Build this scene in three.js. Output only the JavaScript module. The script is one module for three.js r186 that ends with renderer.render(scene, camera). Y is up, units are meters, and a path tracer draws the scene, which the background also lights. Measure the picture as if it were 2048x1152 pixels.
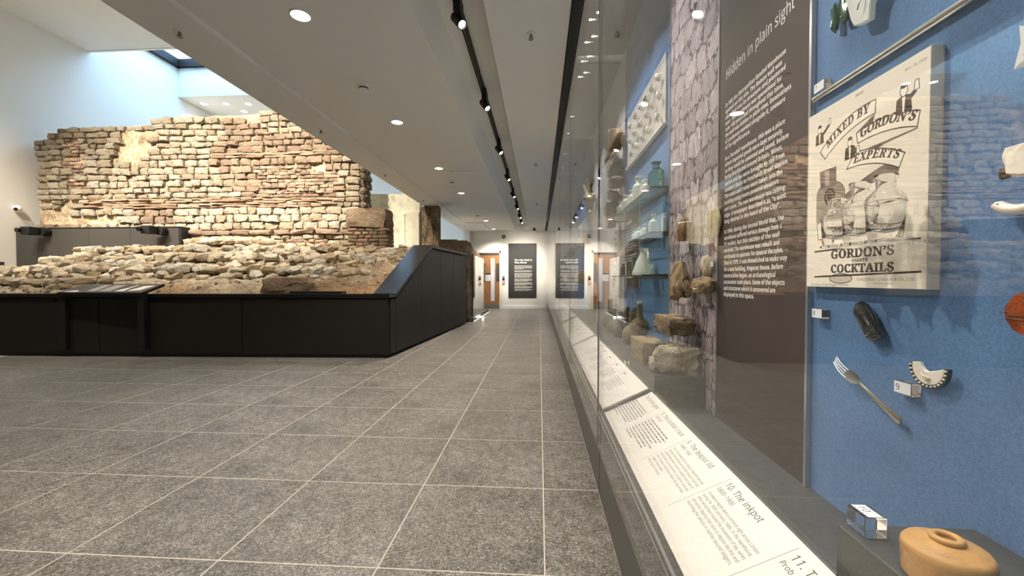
import * as THREE from 'three';
import { RoundedBoxGeometry } from 'three/addons/geometries/RoundedBoxGeometry.js';
import { mergeGeometries, mergeVertices, toCreasedNormals } from 'three/addons/utils/BufferGeometryUtils.js';
import { ImprovedNoise } from 'three/addons/math/ImprovedNoise.js';

// ---------------------------------------------------------------- camera, sky, exposure
const scene = new THREE.Scene();
const camera = new THREE.PerspectiveCamera(2 * Math.atan(576 / 824.6) * 180 / Math.PI, 2048 / 1152, 0.02, 100);
camera.position.set(0, 1.0345, 0);
camera.lookAt(-Math.sin(0.06614), 1.0345 - Math.tan(0.02083), -Math.cos(0.06614));
scene.add(camera);
const renderer = new THREE.WebGLRenderer({ antialias: true });
renderer.toneMapping = THREE.LinearToneMapping;
renderer.toneMappingExposure = 1.25;
renderer.shadowMap.enabled = true;
scene.background = new THREE.Color().setRGB(0.40, 0.68, 1.0);
scene.backgroundIntensity = 7.5;
const LIGHT = { down: 15, track: 6.4, voidSpot: 112, voidBack: 40, caseSpot: 1.7, warm: [1.0, 0.9, 0.77], neutral: [1.0, 0.9, 0.76] };

// ---------------------------------------------------------------- helpers
const perlin = new ImprovedNoise();
const N3 = (x, y, z) => perlin.noise(x + 131.7, y + 57.3, z + 219.1);
const fbm = (x, y, z, o = 4) => { let s = 0, a = 0.5, f = 1; for (let i = 0; i < o; i++) { s += a * N3(x * f, y * f, z * f); a *= 0.5; f *= 2.03; } return s; };
function rng(seed) { let a = seed >>> 0; return () => { a |= 0; a = a + 0x6D2B79F5 | 0; let t = Math.imul(a ^ a >>> 15, 1 | a); t = t + Math.imul(t ^ t >>> 7, 61 | t) ^ t; return ((t ^ t >>> 14) >>> 0) / 4294967296; }; }
const clamp = (x, a = 0, b = 1) => Math.min(b, Math.max(a, x));
const smooth = (a, b, x) => { const t = clamp((x - a) / (b - a)); return t * t * (3 - 2 * t); };
const lerp = (a, b, t) => a + (b - a) * t;
const taken = new Map();
function numbered(name) { const n = taken.get(name) ?? 0; taken.set(name, n + 1); return n ? `${name}_${String(n).padStart(3, '0')}` : name; }
const shade = (o) => { o.castShadow = true; o.receiveShadow = true; return o; };
function mesh(name, geo, mat, parent, pos) { const m = shade(new THREE.Mesh(geo, mat)); m.name = parent ? name : numbered(name); (parent ?? scene).add(m); if (pos) m.position.set(...pos); return m; }
function tag(o, label, category, group) { Object.assign(o.userData, { label, category }); if (group) o.userData.group = group; return o; }
function thing(name, label, category, pos = [0, 0, 0], group) { const g = new THREE.Group(); g.name = numbered(name); g.position.set(...pos); scene.add(g); return tag(g, label, category, group); }
function struct(name, geo, mat) { const m = geo ? shade(new THREE.Mesh(geo, mat)) : new THREE.Group(); m.name = name; m.userData.kind = 'structure'; scene.add(m); return m; }
function copy(o, label) { const c = o.clone(); c.userData = { ...o.userData }; if (label) c.userData.label = label; c.name = numbered(o.name.replace(/_\d{3}$/, '')); scene.add(c); return c; }
// box between two corners, with uv in metres
function bx(x0, x1, y0, y1, z0, z1) {
  const g = new THREE.BoxGeometry(Math.abs(x1 - x0), Math.abs(y1 - y0), Math.abs(z1 - z0));
  g.translate((x0 + x1) / 2, (y0 + y1) / 2, (z0 + z1) / 2);
  return uvm(g);
}
function uvm(g) {  // uv in metres from position and normal
  const p = g.attributes.position, n = g.attributes.normal, uv = new Float32Array(p.count * 2);
  for (let i = 0; i < p.count; i++) {
    const ax = Math.abs(n.getX(i)), ay = Math.abs(n.getY(i)), az = Math.abs(n.getZ(i));
    if (ay >= ax && ay >= az) { uv[2 * i] = p.getX(i); uv[2 * i + 1] = p.getZ(i); }
    else if (ax >= az) { uv[2 * i] = p.getZ(i); uv[2 * i + 1] = p.getY(i); }
    else { uv[2 * i] = p.getX(i); uv[2 * i + 1] = p.getY(i); }
  }
  g.setAttribute('uv', new THREE.BufferAttribute(uv, 2));
  return g;
}
const rb = (w, h, d, r = 0.003, s = 2) => new RoundedBoxGeometry(w, h, d, s, r);
const merge = (list) => mergeGeometries(list.map((g) => (g.index ? g.toNonIndexed() : g)));
function cyl(r0, r1, h, seg = 20, open = false) { return new THREE.CylinderGeometry(r1, r0, h, seg, 1, open); }
function lathe(pts, seg = 32) { return new THREE.LatheGeometry(pts.map(([r, y]) => new THREE.Vector2(Math.max(r, 0.00001), y)), seg); }
function tube(pts, r, seg = 24, rad = 8, closed = false) { return new THREE.TubeGeometry(new THREE.CatmullRomCurve3(pts.map((p) => new THREE.Vector3(...p)), closed), seg, r, rad, closed); }
// displace a geometry by a function of position, with creased normals
function displaced(g, fn, crease = 0.9) {
  const p = g.attributes.position, v = new THREE.Vector3();
  for (let i = 0; i < p.count; i++) { v.fromBufferAttribute(p, i); fn(v); p.setXYZ(i, v.x, v.y, v.z); }
  return toCreasedNormals(g, crease);
}
// irregular block of stone in a unit cube: seg per side, roundness, roughness
function blockStone(seed, seg = 2, round = 0.45, rough = 0.16, freq = 1.6, crease = 0.9) {
  const s = seed * 7.31;
  return displaced(new THREE.BoxGeometry(1, 1, 1, seg, seg, seg), (v) => {
    const l = v.length() || 1, m = Math.max(Math.abs(v.x), Math.abs(v.y), Math.abs(v.z));
    v.multiplyScalar(lerp(1, 0.62 / l * (m / 0.5), round));
    v.x += rough * fbm(v.x * freq + s, v.y * freq, v.z * freq, 3) * 1.5;
    v.y += rough * fbm(v.x * freq, v.y * freq + s, v.z * freq + 9, 3) * 1.5;
    v.z += rough * fbm(v.x * freq + 5, v.y * freq, v.z * freq + s, 3) * 1.5;
  }, crease);
}
// computed textures
function dataTex(w, h, fn, srgb = true, rep) {
  const d = new Uint8Array(w * h * 4);
  for (let y = 0; y < h; y++) for (let x = 0; x < w; x++) { const c = fn(x, y), i = 4 * (y * w + x); d[i] = clamp(c[0], 0, 255); d[i + 1] = clamp(c[1], 0, 255); d[i + 2] = clamp(c[2], 0, 255); d[i + 3] = 255; }
  const t = new THREE.DataTexture(d, w, h); t.wrapS = t.wrapT = THREE.RepeatWrapping; t.magFilter = THREE.LinearFilter; t.minFilter = THREE.LinearFilter;
  if (srgb) t.colorSpace = THREE.SRGBColorSpace;
  if (rep) t.repeat.set(rep[0], rep[1]);
  t.needsUpdate = true; return t;
}
function valueNoise(period, seed) { const r = rng(seed), v = new Float32Array(period * period).map(() => r()); return (x, y) => { const xi = Math.floor(x), yi = Math.floor(y), fx = x - xi, fy = y - yi, a = (i, j) => v[((yi + j) % period + period) % period * period + ((xi + i) % period + period) % period]; const u = fx * fx * (3 - 2 * fx), w = fy * fy * (3 - 2 * fy); return lerp(lerp(a(0, 0), a(1, 0), u), lerp(a(0, 1), a(1, 1), u), w); }; }
function layers(size, list, seed) { const fs = list.map(([p, a], i) => [valueNoise(p, seed + i * 17), p / size, a]); return (x, y) => { let s = 0; for (const [f, k, a] of fs) s += a * (f(x * k, y * k) - 0.5); return s; }; }
function canvasTex(w, h, draw) { const c = document.createElement('canvas'); c.width = w; c.height = h; const g = c.getContext('2d'); draw(g, w, h); const t = new THREE.CanvasTexture(c); t.colorSpace = THREE.SRGBColorSpace; t.magFilter = THREE.LinearFilter; return t; }
const std = (o) => new THREE.MeshStandardMaterial(o);
const phy = (o) => new THREE.MeshPhysicalMaterial(o);
const lin = (r, g, b) => new THREE.Color().setRGB(r, g, b);

// ---------------------------------------------------------------- materials
const M = {};
{
  const big = layers(1024, [[6, 0.28], [30, 0.32], [130, 0.55], [280, 1.0], [480, 1.0]], 11), spots = layers(1024, [[120, 1], [340, 1]], 71);
  M.tileMap = dataTex(1024, 1024, (x, y) => { const b = big(x, y), s = spots(x, y), w = s > 0.62 ? (s - 0.62) * 260 : 0, v = 99 + 66 * b + w; return [v + 3, v, v - 5]; }, true, [1 / 1.2, 1 / 1.2]);
  const grain = layers(512, [[128, 1], [256, 1], [30, 0.6]], 5);
  M.grainBump = dataTex(512, 512, (x, y) => { const v = 128 + 110 * grain(x, y); return [v, v, v]; }, false, [2, 2]);
  const st = layers(512, [[5, 0.7], [17, 0.8], [60, 0.8], [170, 0.7]], 31), pits = layers(512, [[40, 1], [110, 1]], 47);
  M.stoneMap = dataTex(512, 512, (x, y) => { const b = st(x, y), p = pits(x, y), d = p < -0.5 ? (p + 0.5) * 230 : 0, v = 207 + 82 * b + d; return [v + 4, v - 2, v - 13]; });
  M.stoneBump = dataTex(512, 512, (x, y) => { const v = 128 + 90 * st(x, y) + 40 * pits(x, y); return [v, v, v]; }, false);
  const blue = layers(512, [[90, 0.5], [256, 1], [511, 1]], 91);
  M.feltMap = dataTex(512, 512, (x, y) => { const v = 1 + 0.16 * blue(x, y); return [92 * v, 128 * v, 172 * v]; }, true, [3, 3]);
  const soilN = layers(512, [[7, 0.6], [28, 0.7], [90, 0.7], [220, 0.6]], 131);
  M.soilMap = dataTex(512, 512, (x, y) => { const b = soilN(x, y); return [214 + 70 * b, 212 + 66 * b, 208 + 60 * b]; }, true, [0.8, 0.8]);
  M.soilBump = dataTex(512, 512, (x, y) => { const v = 128 + 110 * soilN(x, y); return [v, v, v]; }, false, [0.8, 0.8]);
  const wg = layers(512, [[3, 0.4]], 151), wf = valueNoise(128, 161);
  M.oakMap = dataTex(512, 512, (x, y) => { const g = wf((x + 26 * wg(x, y)) / 4, y / 60) - 0.5, h = wf(x / 1.7 + 40, y / 30) - 0.5; return [150 + 34 * g + 18 * h, 105 + 30 * g + 15 * h, 62 + 24 * g + 12 * h]; }, true);
  M.boardMap = dataTex(512, 512, (x, y) => { const g = wf((x + 40 * wg(x, y)) / 5, y / 70) - 0.5, h = st(x, y); return [132 + 90 * g + 70 * h, 112 + 80 * g + 62 * h, 88 + 66 * g + 50 * h]; }, true);
  const ink = layers(512, [[4, 0.6], [14, 0.8], [100, 0.4]], 181);
  M.plasterMap = dataTex(512, 512, (x, y) => { const b = ink(x, y), v = 232 + 40 * Math.min(0.2, b), o = b < -0.35 ? (b + 0.35) * 130 : 0; return [v + o * 0.6, v - 8 + o, v - 34 + o * 1.2]; }, true, [0.8, 0.8]);
}
M.tile = std({ map: M.tileMap, roughness: 0.42, bumpMap: M.grainBump, bumpScale: 0.0012 });
M.grout = std({ color: 0xbab6ac, roughness: 0.9 });
M.white = std({ color: 0xe6e5e1, roughness: 0.85 });
M.ceil = std({ color: 0xdeddd9, roughness: 0.9 });
M.wallPaint = std({ color: 0xe2e0da, roughness: 0.8 });
M.black = std({ color: 0x080808, roughness: 0.6 });
M.blackGloss = std({ color: 0x070707, roughness: 0.12 });
M.panel = phy({ color: 0x262421, roughness: 0.45, specularIntensity: 0.35 });
M.panelGrey = std({ color: 0x37342f, roughness: 0.6 });
M.cap = phy({ color: 0x1b1a19, roughness: 0.28, specularIntensity: 0.6 });
M.caseDark = std({ color: 0x3f4241, roughness: 0.45 });
M.caseBase = std({ color: 0x4b4a48, roughness: 0.38, metalness: 0.2 });
M.felt = std({ map: M.feltMap, roughness: 0.95 });
M.greyFelt = std({ color: 0xb4b6b8, roughness: 0.9 });
M.brownPanel = std({ color: 0x3a3331, roughness: 0.75 });
M.trim = std({ color: 0xc4c6c8, roughness: 0.3, metalness: 0.8 });
M.steel = std({ color: 0xbfc1bd, roughness: 0.28, metalness: 1 });
M.pewter = std({ color: 0x9a958a, roughness: 0.38, metalness: 0.9 });
M.pane = phy({ color: 0xffffff, roughness: 0, transmission: 1, thickness: 0, ior: 1.5 });
M.shelfGlass = phy({ color: 0xe4f2ee, roughness: 0, transmission: 1, thickness: 0, ior: 1.5 });
M.shelfEdge = std({ color: 0x2c3a3a, roughness: 0.15 });
M.clear = phy({ color: 0xffffff, roughness: 0.02, transmission: 1, thickness: 0.003, ior: 1.48 });
M.acrylic = phy({ color: 0xffffff, roughness: 0.06, transmission: 1, thickness: 0.01, ior: 1.45 });
M.frost = phy({ color: 0xf3f7f2, roughness: 0.35, transmission: 0.45, thickness: 0 });
M.milk = phy({ color: 0xeef2e6, roughness: 0.3, transmission: 0.35, thickness: 0 });
M.aqua = phy({ color: 0xbfe0d2, roughness: 0.02, transmission: 1, thickness: 0.004, ior: 1.48, attenuationColor: lin(0.55, 0.82, 0.74), attenuationDistance: 0.06 });
M.oldGlass = phy({ map: M.stoneMap, color: 0x8b8262, roughness: 0.28, clearcoat: 0.5, bumpMap: M.stoneBump, bumpScale: 0.002 });
M.oldGreen = phy({ map: M.stoneMap, color: 0x5f6b50, roughness: 0.25, clearcoat: 0.6, bumpMap: M.stoneBump, bumpScale: 0.001 });
M.oldBlack = phy({ color: 0x0f120d, roughness: 0.15, clearcoat: 0.7 });
M.blackGlass = phy({ color: 0x0a0f0b, roughness: 0.12, clearcoat: 1, bumpMap: M.stoneBump, bumpScale: 0.002 });
M.greenGlass = phy({ color: 0x1f5a3a, roughness: 0.1, clearcoat: 1, transmission: 0.3, thickness: 0 });
M.bone = std({ map: M.stoneMap, color: 0xf2e0b8, roughness: 0.7, bumpMap: M.stoneBump, bumpScale: 0.001 });
M.clay = std({ color: 0xf0eadb, roughness: 0.55 });
M.ceramic = phy({ color: 0xeee9dc, roughness: 0.25, clearcoat: 0.6 });
M.rim = phy({ color: 0x2b3a3c, roughness: 0.3, clearcoat: 0.5 });
M.terra = phy({ map: M.stoneMap, color: 0xb35a30, roughness: 0.35, clearcoat: 0.4 });
M.stoneware = phy({ map: M.plasterMap, color: 0xd0a56e, roughness: 0.5, clearcoat: 0.15 });
M.oak = std({ map: M.oakMap, roughness: 0.5 });
M.board = std({ map: M.boardMap, roughness: 0.9, bumpMap: M.stoneBump, bumpScale: 0.01 });
M.oldPlaster = std({ map: M.plasterMap, roughness: 0.9, bumpMap: M.stoneBump, bumpScale: 0.006 });
M.red = std({ color: 0xb5382e, roughness: 0.4 });
M.stones = [0xefe6d4, 0xe8dcc8, 0xdccdb6, 0xf4ecdc, 0xcfbba4, 0xd6bfac, 0xc6ae9d].map((c) => std({ map: M.stoneMap, color: c, roughness: 0.95, bumpMap: M.stoneBump, bumpScale: 0.026 }));
M.limes = [0xf8f4ea, 0xf3ebdc, 0xeaddc8, 0xdccbb0].map((c) => std({ map: M.stoneMap, color: c, roughness: 0.95, bumpMap: M.stoneBump, bumpScale: 0.016 }));
M.tileRed = [0xcbb09c, 0xb99a87, 0xd3b8a2].map((c) => std({ map: M.stoneMap, color: c, roughness: 0.95, bumpMap: M.stoneBump, bumpScale: 0.006 }));
M.mortar = std({ map: M.stoneMap, color: 0xd8c4a8, roughness: 1, bumpMap: M.stoneBump, bumpScale: 0.02 });
M.brownStone = std({ map: M.stoneMap, color: 0xad9a84, roughness: 0.95, bumpMap: M.stoneBump, bumpScale: 0.02 });
M.darkStone = std({ map: M.stoneMap, color: 0x7d614c, roughness: 0.95, bumpMap: M.stoneBump, bumpScale: 0.012 });
M.flint = std({ map: M.stoneMap, color: 0xc3ab86, roughness: 0.8, bumpMap: M.stoneBump, bumpScale: 0.004 });
M.sandBlock = std({ map: M.stoneMap, color: 0xa8977c, roughness: 0.95, bumpMap: M.stoneBump, bumpScale: 0.004 });
M.paleBlock = std({ map: M.stoneMap, color: 0xe3dcc4, roughness: 0.95, bumpMap: M.stoneBump, bumpScale: 0.005 });
M.chalkWood = std({ map: M.boardMap, color: 0xd8b98c, roughness: 0.85 });
M.soil = std({ map: M.soilMap, vertexColors: true, roughness: 1, bumpMap: M.soilBump, bumpScale: 0.05 });
const lampMat = (c, k) => std({ color: 0x000000, emissive: new THREE.Color().setRGB(...c), emissiveIntensity: k, roughness: 1 });
M.lampWarm = lampMat([1, 0.86, 0.6], 14);
M.lampCool = lampMat([1, 0.95, 0.86], 14);
M.led = lampMat([1, 0.95, 0.85], 0.7);
function spot(pos, target, I, angle, pen, color, radius = 1) {
  const l = new THREE.SpotLight(lin(...color), I, 0, angle, pen, 2); l.position.set(...pos); l.target.position.set(...target);
  l.castShadow = true; l.shadow.radius = radius; l.shadow.mapSize.set(1024, 1024); l.shadow.bias = -0.0005; scene.add(l); scene.add(l.target); return l;
}

// ================================================================ THE SETTING
const GX = 0.24, WX = 0.65, ZF = -14.5, ZB = 3.0, XL = -11.0, CH = 2.74, HC = 6.6;

// ---- floor: grey tiles with pale joints
{
  const floor = struct('floor');
  mesh('grout_bed', bx(XL - 0.2, WX + 0.3, -0.2, -0.0007, ZB + 0.2, ZF - 0.2), M.grout, floor);
  const T = 0.6, J = 0.0045, x0 = 0.0206, z0 = -1.4238, r = rng(3);
  const tileGeo = (w, d, du, dv, turn) => {
    const h = 0.02, b = 0.0012, s = new THREE.Shape(); s.moveTo(-w / 2 + b, -d / 2 + b); s.lineTo(w / 2 - b, -d / 2 + b); s.lineTo(w / 2 - b, d / 2 - b); s.lineTo(-w / 2 + b, d / 2 - b);
    const g = new THREE.ExtrudeGeometry(s, { depth: h - b, bevelEnabled: true, bevelThickness: b, bevelSize: b, bevelSegments: 1, curveSegments: 1 });
    g.rotateX(-Math.PI / 2); g.translate(0, -h + b * 0 - 0, 0); g.computeBoundingBox(); g.translate(0, -g.boundingBox.max.y, 0);
    uvm(g); const uv = g.attributes.uv; for (let i = 0; i < uv.count; i++) { let a = uv.getX(i), c = uv.getY(i); if (turn) [a, c] = [-c, a]; uv.setXY(i, a + du, c + dv); }
    return g;
  };
  const full = []; for (let k = 0; k < 10; k++) full.push(tileGeo(T - J, T - J, r() * 1.2, r() * 1.2, k % 2));
  const narrowW = 0.29 - x0 - J, narrow = [0, 1, 2].map((k) => tileGeo(narrowW, T - J, r(), r(), k % 2));
  const rest = [];
  const inView = (x, z) => { if (z > -1.0) return false; const X = x * Math.cos(0.06614) - z * Math.sin(0.06614), Z = x * Math.sin(0.06614) - z * Math.cos(0.06614); return Math.abs(X / Z) < 1.36 && (z > -5.6 || x > -2.4); };
  let count = 0;
  for (let k = -8; k < 22; k++) for (let i = 0; i < 20; i++) {
    const zc = z0 - T * (k + 0.5), xc = i === 0 ? x0 + (0.29 - x0) / 2 : x0 - T * (i - 0.5);
    const g = i === 0 ? narrow[Math.floor(r() * 3)] : full[Math.floor(r() * 10)];
    if (zc < ZF || zc > ZB || xc < XL) continue;
    if (inView(xc, zc) && count < 300) { mesh('floor_tile', g, M.tile, floor, [xc, 0, zc]); count++; }
    else if (zc > -5.2 || xc > -2.2) rest.push(g.clone().translate(xc, 0, zc));
  }
  const m = mesh('floor_tiles', merge(rest), M.tile, floor); m.userData.kind = 'stuff';
}
// ---- walls
struct('wall_left', bx(XL - 0.2, XL, 0, 8.2, ZB, ZF), M.wallPaint);
struct('wall_rear', bx(XL, WX + 0.3, 0, 7, ZB, ZB + 0.2), M.wallPaint);
{
  const back = struct('wall_back');
  mesh('plaster', bx(-2.42, WX + 0.3, 0, 2.95, ZF, ZF - 0.2), M.wallPaint, back);
  mesh('plaster', bx(XL, -2.42, 0, HC, ZF - 0.02, ZF - 0.2), M.wallPaint, back);
  mesh('corner_return', bx(-2.66, -2.42, 0, 2.95, ZF + 0.25, ZF), M.wallPaint, back);
}
struct('baseboard_back', bx(-1.36, 0.22, 0, 0.1, ZF, ZF + 0.018), M.white);
// ---- low ceiling with a lighting trough along the passage
{
  const c = struct('ceiling');
  const s = new THREE.Shape();
  const P = [[-2.65, 2.72], [-2.24, 2.72], [-2.22, CH], [-0.8, CH], [-0.69, 2.9], [-0.38, 2.9], [-0.345, CH], [0.195, CH], [0.195, 2.78], [0.66, 2.78], [0.66, 3.05], [-2.65, 3.05]];
  P.forEach(([x, y], i) => (i ? s.lineTo(x, y) : s.moveTo(x, y)));
  const g = new THREE.ExtrudeGeometry(s, { depth: ZB - (-13.9), bevelEnabled: false }); g.translate(0, 0, -13.9);
  mesh('plasterboard', uvm(g), M.ceil, c);
  mesh('plasterboard', bx(-2.65, 0.66, CH, 3.05, -13.9, ZF), M.ceil, c);
  mesh('access_panel', rb(0.55, 0.008, 0.55, 0.002).translate(-1.95, 2.736, -8.9), M.ceil, c);
  mesh('access_panel', rb(0.5, 0.008, 0.5, 0.002).translate(-1.15, 2.736, -6.7), M.ceil, c);
  mesh('dropped_panel', bx(-2.22, -1.7, 2.715, CH, -12.3, -13.88), M.ceil, c);
}
struct('wall_bulkhead', bx(-2.65, -2.5, 3.05, HC + 0.9, ZB, ZF), M.wallPaint);
// ---- high ceiling of the hall with a skylight well
{
  const c = struct('ceiling_high'), z1 = -9.52, z2 = -12.0;
  mesh('plasterboard', bx(XL, -2.5, HC, HC + 0.25, ZB, z1), M.ceil, c);
  mesh('plasterboard', bx(XL, -2.5, HC, HC + 0.25, z2, ZF), M.ceil, c);
  mesh('well_side', bx(XL, -2.5, HC + 0.25, 7.62, z1 + 0.2, z1), M.wallPaint, c);
  mesh('well_side', bx(XL, -2.5, HC + 0.25, 7.62, z2, z2 - 0.2), M.wallPaint, c);
  mesh('edge_bead', bx(XL, -2.65, HC - 0.012, HC, z1 + 0.06, z1), M.white, c);
  const w = struct('window_1');
  const f = [bx(XL, -2.5, 7.46, 7.68, z1, z1 - 0.12), bx(XL, -2.5, 7.46, 7.68, z2 + 0.12, z2), bx(XL, XL + 0.14, 7.46, 7.68, z1, z2), bx(-2.79, -2.65, 7.46, 7.68, z1, z2)];
  f.forEach((g) => mesh('window_frame', g, M.black, w));
  for (let i = 1; i < 4; i++) { const x = XL + i * 2.1; mesh('glazing_bar', bx(x - 0.05, x + 0.05, 7.52, 7.66, z1, z2), M.black, w); }
  for (let i = 0; i < 4; i++) mesh('glass_pane', bx(XL + i * 2.1 + 0.06, XL + i * 2.1 + 2.03, 7.6, 7.608, z1 - 0.1, z2 + 0.1), M.pane, w);
}
// ---- display wall of the showcase: blue felt, grey felt, metal trims
{
  const w = struct('wall_right');
  mesh('backing', bx(WX + 0.012, WX + 0.3, 0, 2.95, ZB, ZF), M.caseDark, w);
  const bays = [[ZB, -1.03, M.felt], [-1.03, -2.09, M.greyFelt], [-2.09, -3.15, M.felt], [-3.15, -5.05, M.greyFelt], [-5.05, -5.6, M.greyFelt], [-5.6, -7.6, M.felt], [-7.6, -9.2, M.greyFelt], [-9.2, -11.6, M.felt], [-11.6, ZF, M.greyFelt]];
  for (const [a, b, m] of bays) mesh('felt_panel', bx(WX, WX + 0.012, 0.5, 2.78, a, b), m, w);
  [-1.03, -1.534, -2.09, -3.15, -5.05, -5.6, -7.6, -9.2, -11.6].forEach((z, i) => struct(`trim_${i + 1}`, bx(WX - 0.012, WX, 0.535, 2.74, z - 0.004, z + 0.004), M.trim));
}
// ---- door at the end of the passage
{
  const d = struct('door_1'); const z = ZF;
  mesh('frame_side', bx(-1.4, -1.345, 0, 2.03, z, z + 0.03), M.white, d);
  mesh('frame_side', bx(-2.28, -2.225, 0, 2.03, z, z + 0.03), M.white, d);
  mesh('frame_head', bx(-2.28, -1.345, 1.97, 2.03, z, z + 0.03), M.white, d);
  mesh('reveal', bx(-2.225, -1.4, 1.9, 1.97, z, z + 0.022), M.panelGrey, d);
  const leaf = mesh('door_leaf', bx(-2.225, -1.402, 0.01, 1.9, z, z + 0.012), M.oak, d);
  mesh('vision_panel', bx(-1.71, -1.575, 0.27, 1.78, z + 0.012, z + 0.016), std({ color: 0xd7dbe6, roughness: 0.1 }), leaf);
  mesh('kick_plate', bx(-2.225, -1.402, 0.01, 0.16, z + 0.012, z + 0.016), M.pewter, leaf);
  mesh('hinge_post', bx(-1.52, -1.402, 0.95, 1.6, z + 0.012, z + 0.02), M.panelGrey, leaf);
}

// ================================================================ THE EXCAVATED WALL AND ITS BARRIER
const ZW = -8.27;
const stoneVariants = []; for (let i = 0; i < 16; i++) stoneVariants.push(blockStone(i + 1, 2, 0.34, 0.21, 1.9, 0.6));
const rockVariants = []; for (let i = 0; i < 14; i++) rockVariants.push(blockStone(i + 60, 2, 0.62, 0.3, 1.5, 0.55));
const wallTop = (x) => { const P = [[-11, 3.98], [-10.6, 4.12], [-10.52, 4.22], [-9.76, 4.3], [-8.9, 4.33], [-8.12, 4.32], [-8.06, 4.42], [-7.44, 4.47], [-5.52, 4.53], [-3.6, 4.55]]; let i = 0; while (i < P.length - 2 && x > P[i + 1][0]) i++; return lerp(P[i][1], P[i + 1][1], clamp((x - P[i][0]) / (P[i + 1][0] - P[i][0]))) + 0.035 * N3(x * 4.3, 2, 3); };
{
  const wall = thing('ancient_stone_wall', 'tall ruined ancient wall of squared pale ragstone courses with thin tile bands', 'wall', [0, 0, 0]);
  const X0 = -10.86, X1 = -3.66;
  // mortar core with rough face
  const s = new THREE.Shape(); s.moveTo(X0, 0.9); s.lineTo(X1, 0.9); for (let i = 0; i <= 120; i++) { const x = lerp(X1, X0, i / 120); s.lineTo(x, wallTop(x) - 0.03); }
  const core = new THREE.ExtrudeGeometry(s, { depth: 0.42, bevelEnabled: false }); core.translate(0, 0, ZW - 0.47);
  mesh('mortar_core', uvm(core), M.mortar, wall);
  const nx = 190, ny = 80, face = new THREE.PlaneGeometry(1, 1, nx, ny), p = face.attributes.position, uv = face.attributes.uv;
  for (let i = 0; i < p.count; i++) { const x = lerp(X0, X1, p.getX(i) + 0.5), t = p.getY(i) + 0.5, y = lerp(1.3, wallTop(x) - 0.02, t), e = Math.min(1, Math.min(x - X0, X1 - x) * 8, (1 - t) * 40); p.setXYZ(i, x, y, ZW - 0.05 + 0.06 * Math.max(0, e) * (0.62 + 1.3 * fbm(x * 3.2, y * 3.2, 7, 4))); uv.setXY(i, x, y); }
  face.computeVertexNormals(); mesh('mortar_face', face, M.mortar, wall);
  // stones course by course
  const r = rng(21), list = [];
  const holes = [[-9.96, 3.66, 0.09, 0.08], [-7.7, 4.36, 0.1, 0.08], [-6.24, 3.73, 0.06, 0.1], [-8.6, 3.52, 0.14, 0.05], [-7.95, 3.55, 0.12, 0.05], [-4.6, 3.28, 0.1, 0.2], [-5.5, 3.42, 0.12, 0.05], [-9.9, 2.34, 1.0, 0.05]];
  const inHole = (x, y) => holes.some(([hx, hy, w, h]) => Math.abs(x - hx) < w && Math.abs(y - hy) < h);
  const brickZone = (x, y) => (x > -5.85 + 0.1 * N3(y * 5, 1, 1) && x < -4.62 && y > 2.66 && y < 3.36 + 0.1 * N3(x * 4, 3, 1)) || (x > -10.1 && x < -9.78 && y > 3.0 && y < 4.0) || (x > -4.6 && x < -4.15 && y > 2.7 && y < 3.2) || (x > -5.3 && y > 1.62 && y < 1.9 && x < -4.4);
  const bare = (x, y) => (x > -8.95 && x < -8.15 && y > 3.62 + 0.15 * N3(x * 5, 2, 9) && y < 4.15) || (x < -9.9 && y > 2.42 && y < 2.75 && N3(x * 3, y * 5, 4) > -0.1);
  let y = 1.60;
  while (y < 4.56) {
    let h = lerp(0.11, 0.165, r());
    const band = (y < 2.72 && y + h > 2.66) ? [-9.6, -4.2] : (y < 3.66 && y + h > 3.6) ? [-6.9, -4.3] : null;
    if (y < 1.94 && y + h > 1.94) h = 1.95 - y;
    const string = Math.abs(y - 1.95) < 0.02; if (string) h = 0.115;
    if (band) h = 0.1;
    let x = X0 + r() * 0.1;
    while (x < X1 - 0.05) {
      let w = string ? lerp(0.28, 0.55, r()) : lerp(0.14, 0.34, Math.pow(r(), 0.8)); if (x + w > X1 - 0.06) w = X1 - x;
      const xc = x + w / 2, yc = y + h / 2, wob = 0.045 * N3(xc * 0.9, yc * 1.2, 5);
      if (band && xc > band[0] && xc < band[1] && N3(xc * 1.1, yc, 31) > -0.28) { for (let k = 0; k < 2; k++) list.push({ x: xc, y: y + 0.025 + k * 0.05 + wob, w: w + 0.04, h: 0.04, d: 0.13 + 0.05 * r(), m: M.tileRed[Math.floor(r() * 3)], area: w * 0.04 }); }
      else if (brickZone(xc, yc)) { for (let k = 0; k < Math.max(1, Math.round(h / 0.068)); k++) { let q = x; while (q < x + w - 0.02) { const bw = 0.1 + 0.1 * r(); list.push({ x: q + bw / 2, y: y + 0.034 + k * 0.068, w: bw - 0.01, h: 0.056, d: 0.1 + 0.03 * r(), m: r() < 0.5 ? M.tileRed[2] : M.stones[5 + Math.floor(r() * 2)], area: 0.004 }); q += bw; } } }
      else if (yc + h * 0.3 < wallTop(xc) && !inHole(xc, yc) && !bare(xc, yc)) {
        const warm = N3(xc * 0.7 + 3, yc * 0.9, 2);
        const m = string ? M.stones[5 + Math.floor(r() * 2)] : warm > 0.22 ? M.stones[4 + Math.floor(r() * 3)] : M.stones[Math.floor(r() * 4)];
        list.push({ x: xc, y: yc + wob, w: w - 0.016 - 0.022 * r(), h: h - 0.014 - 0.016 * r(), d: string ? 0.26 : 0.12 + 0.09 * r(), m, area: w * h });
      }
      x += w;
    }
    y += h;
  }
  list.sort((a, b) => b.area - a.area);
  const rest = new Map();
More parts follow.
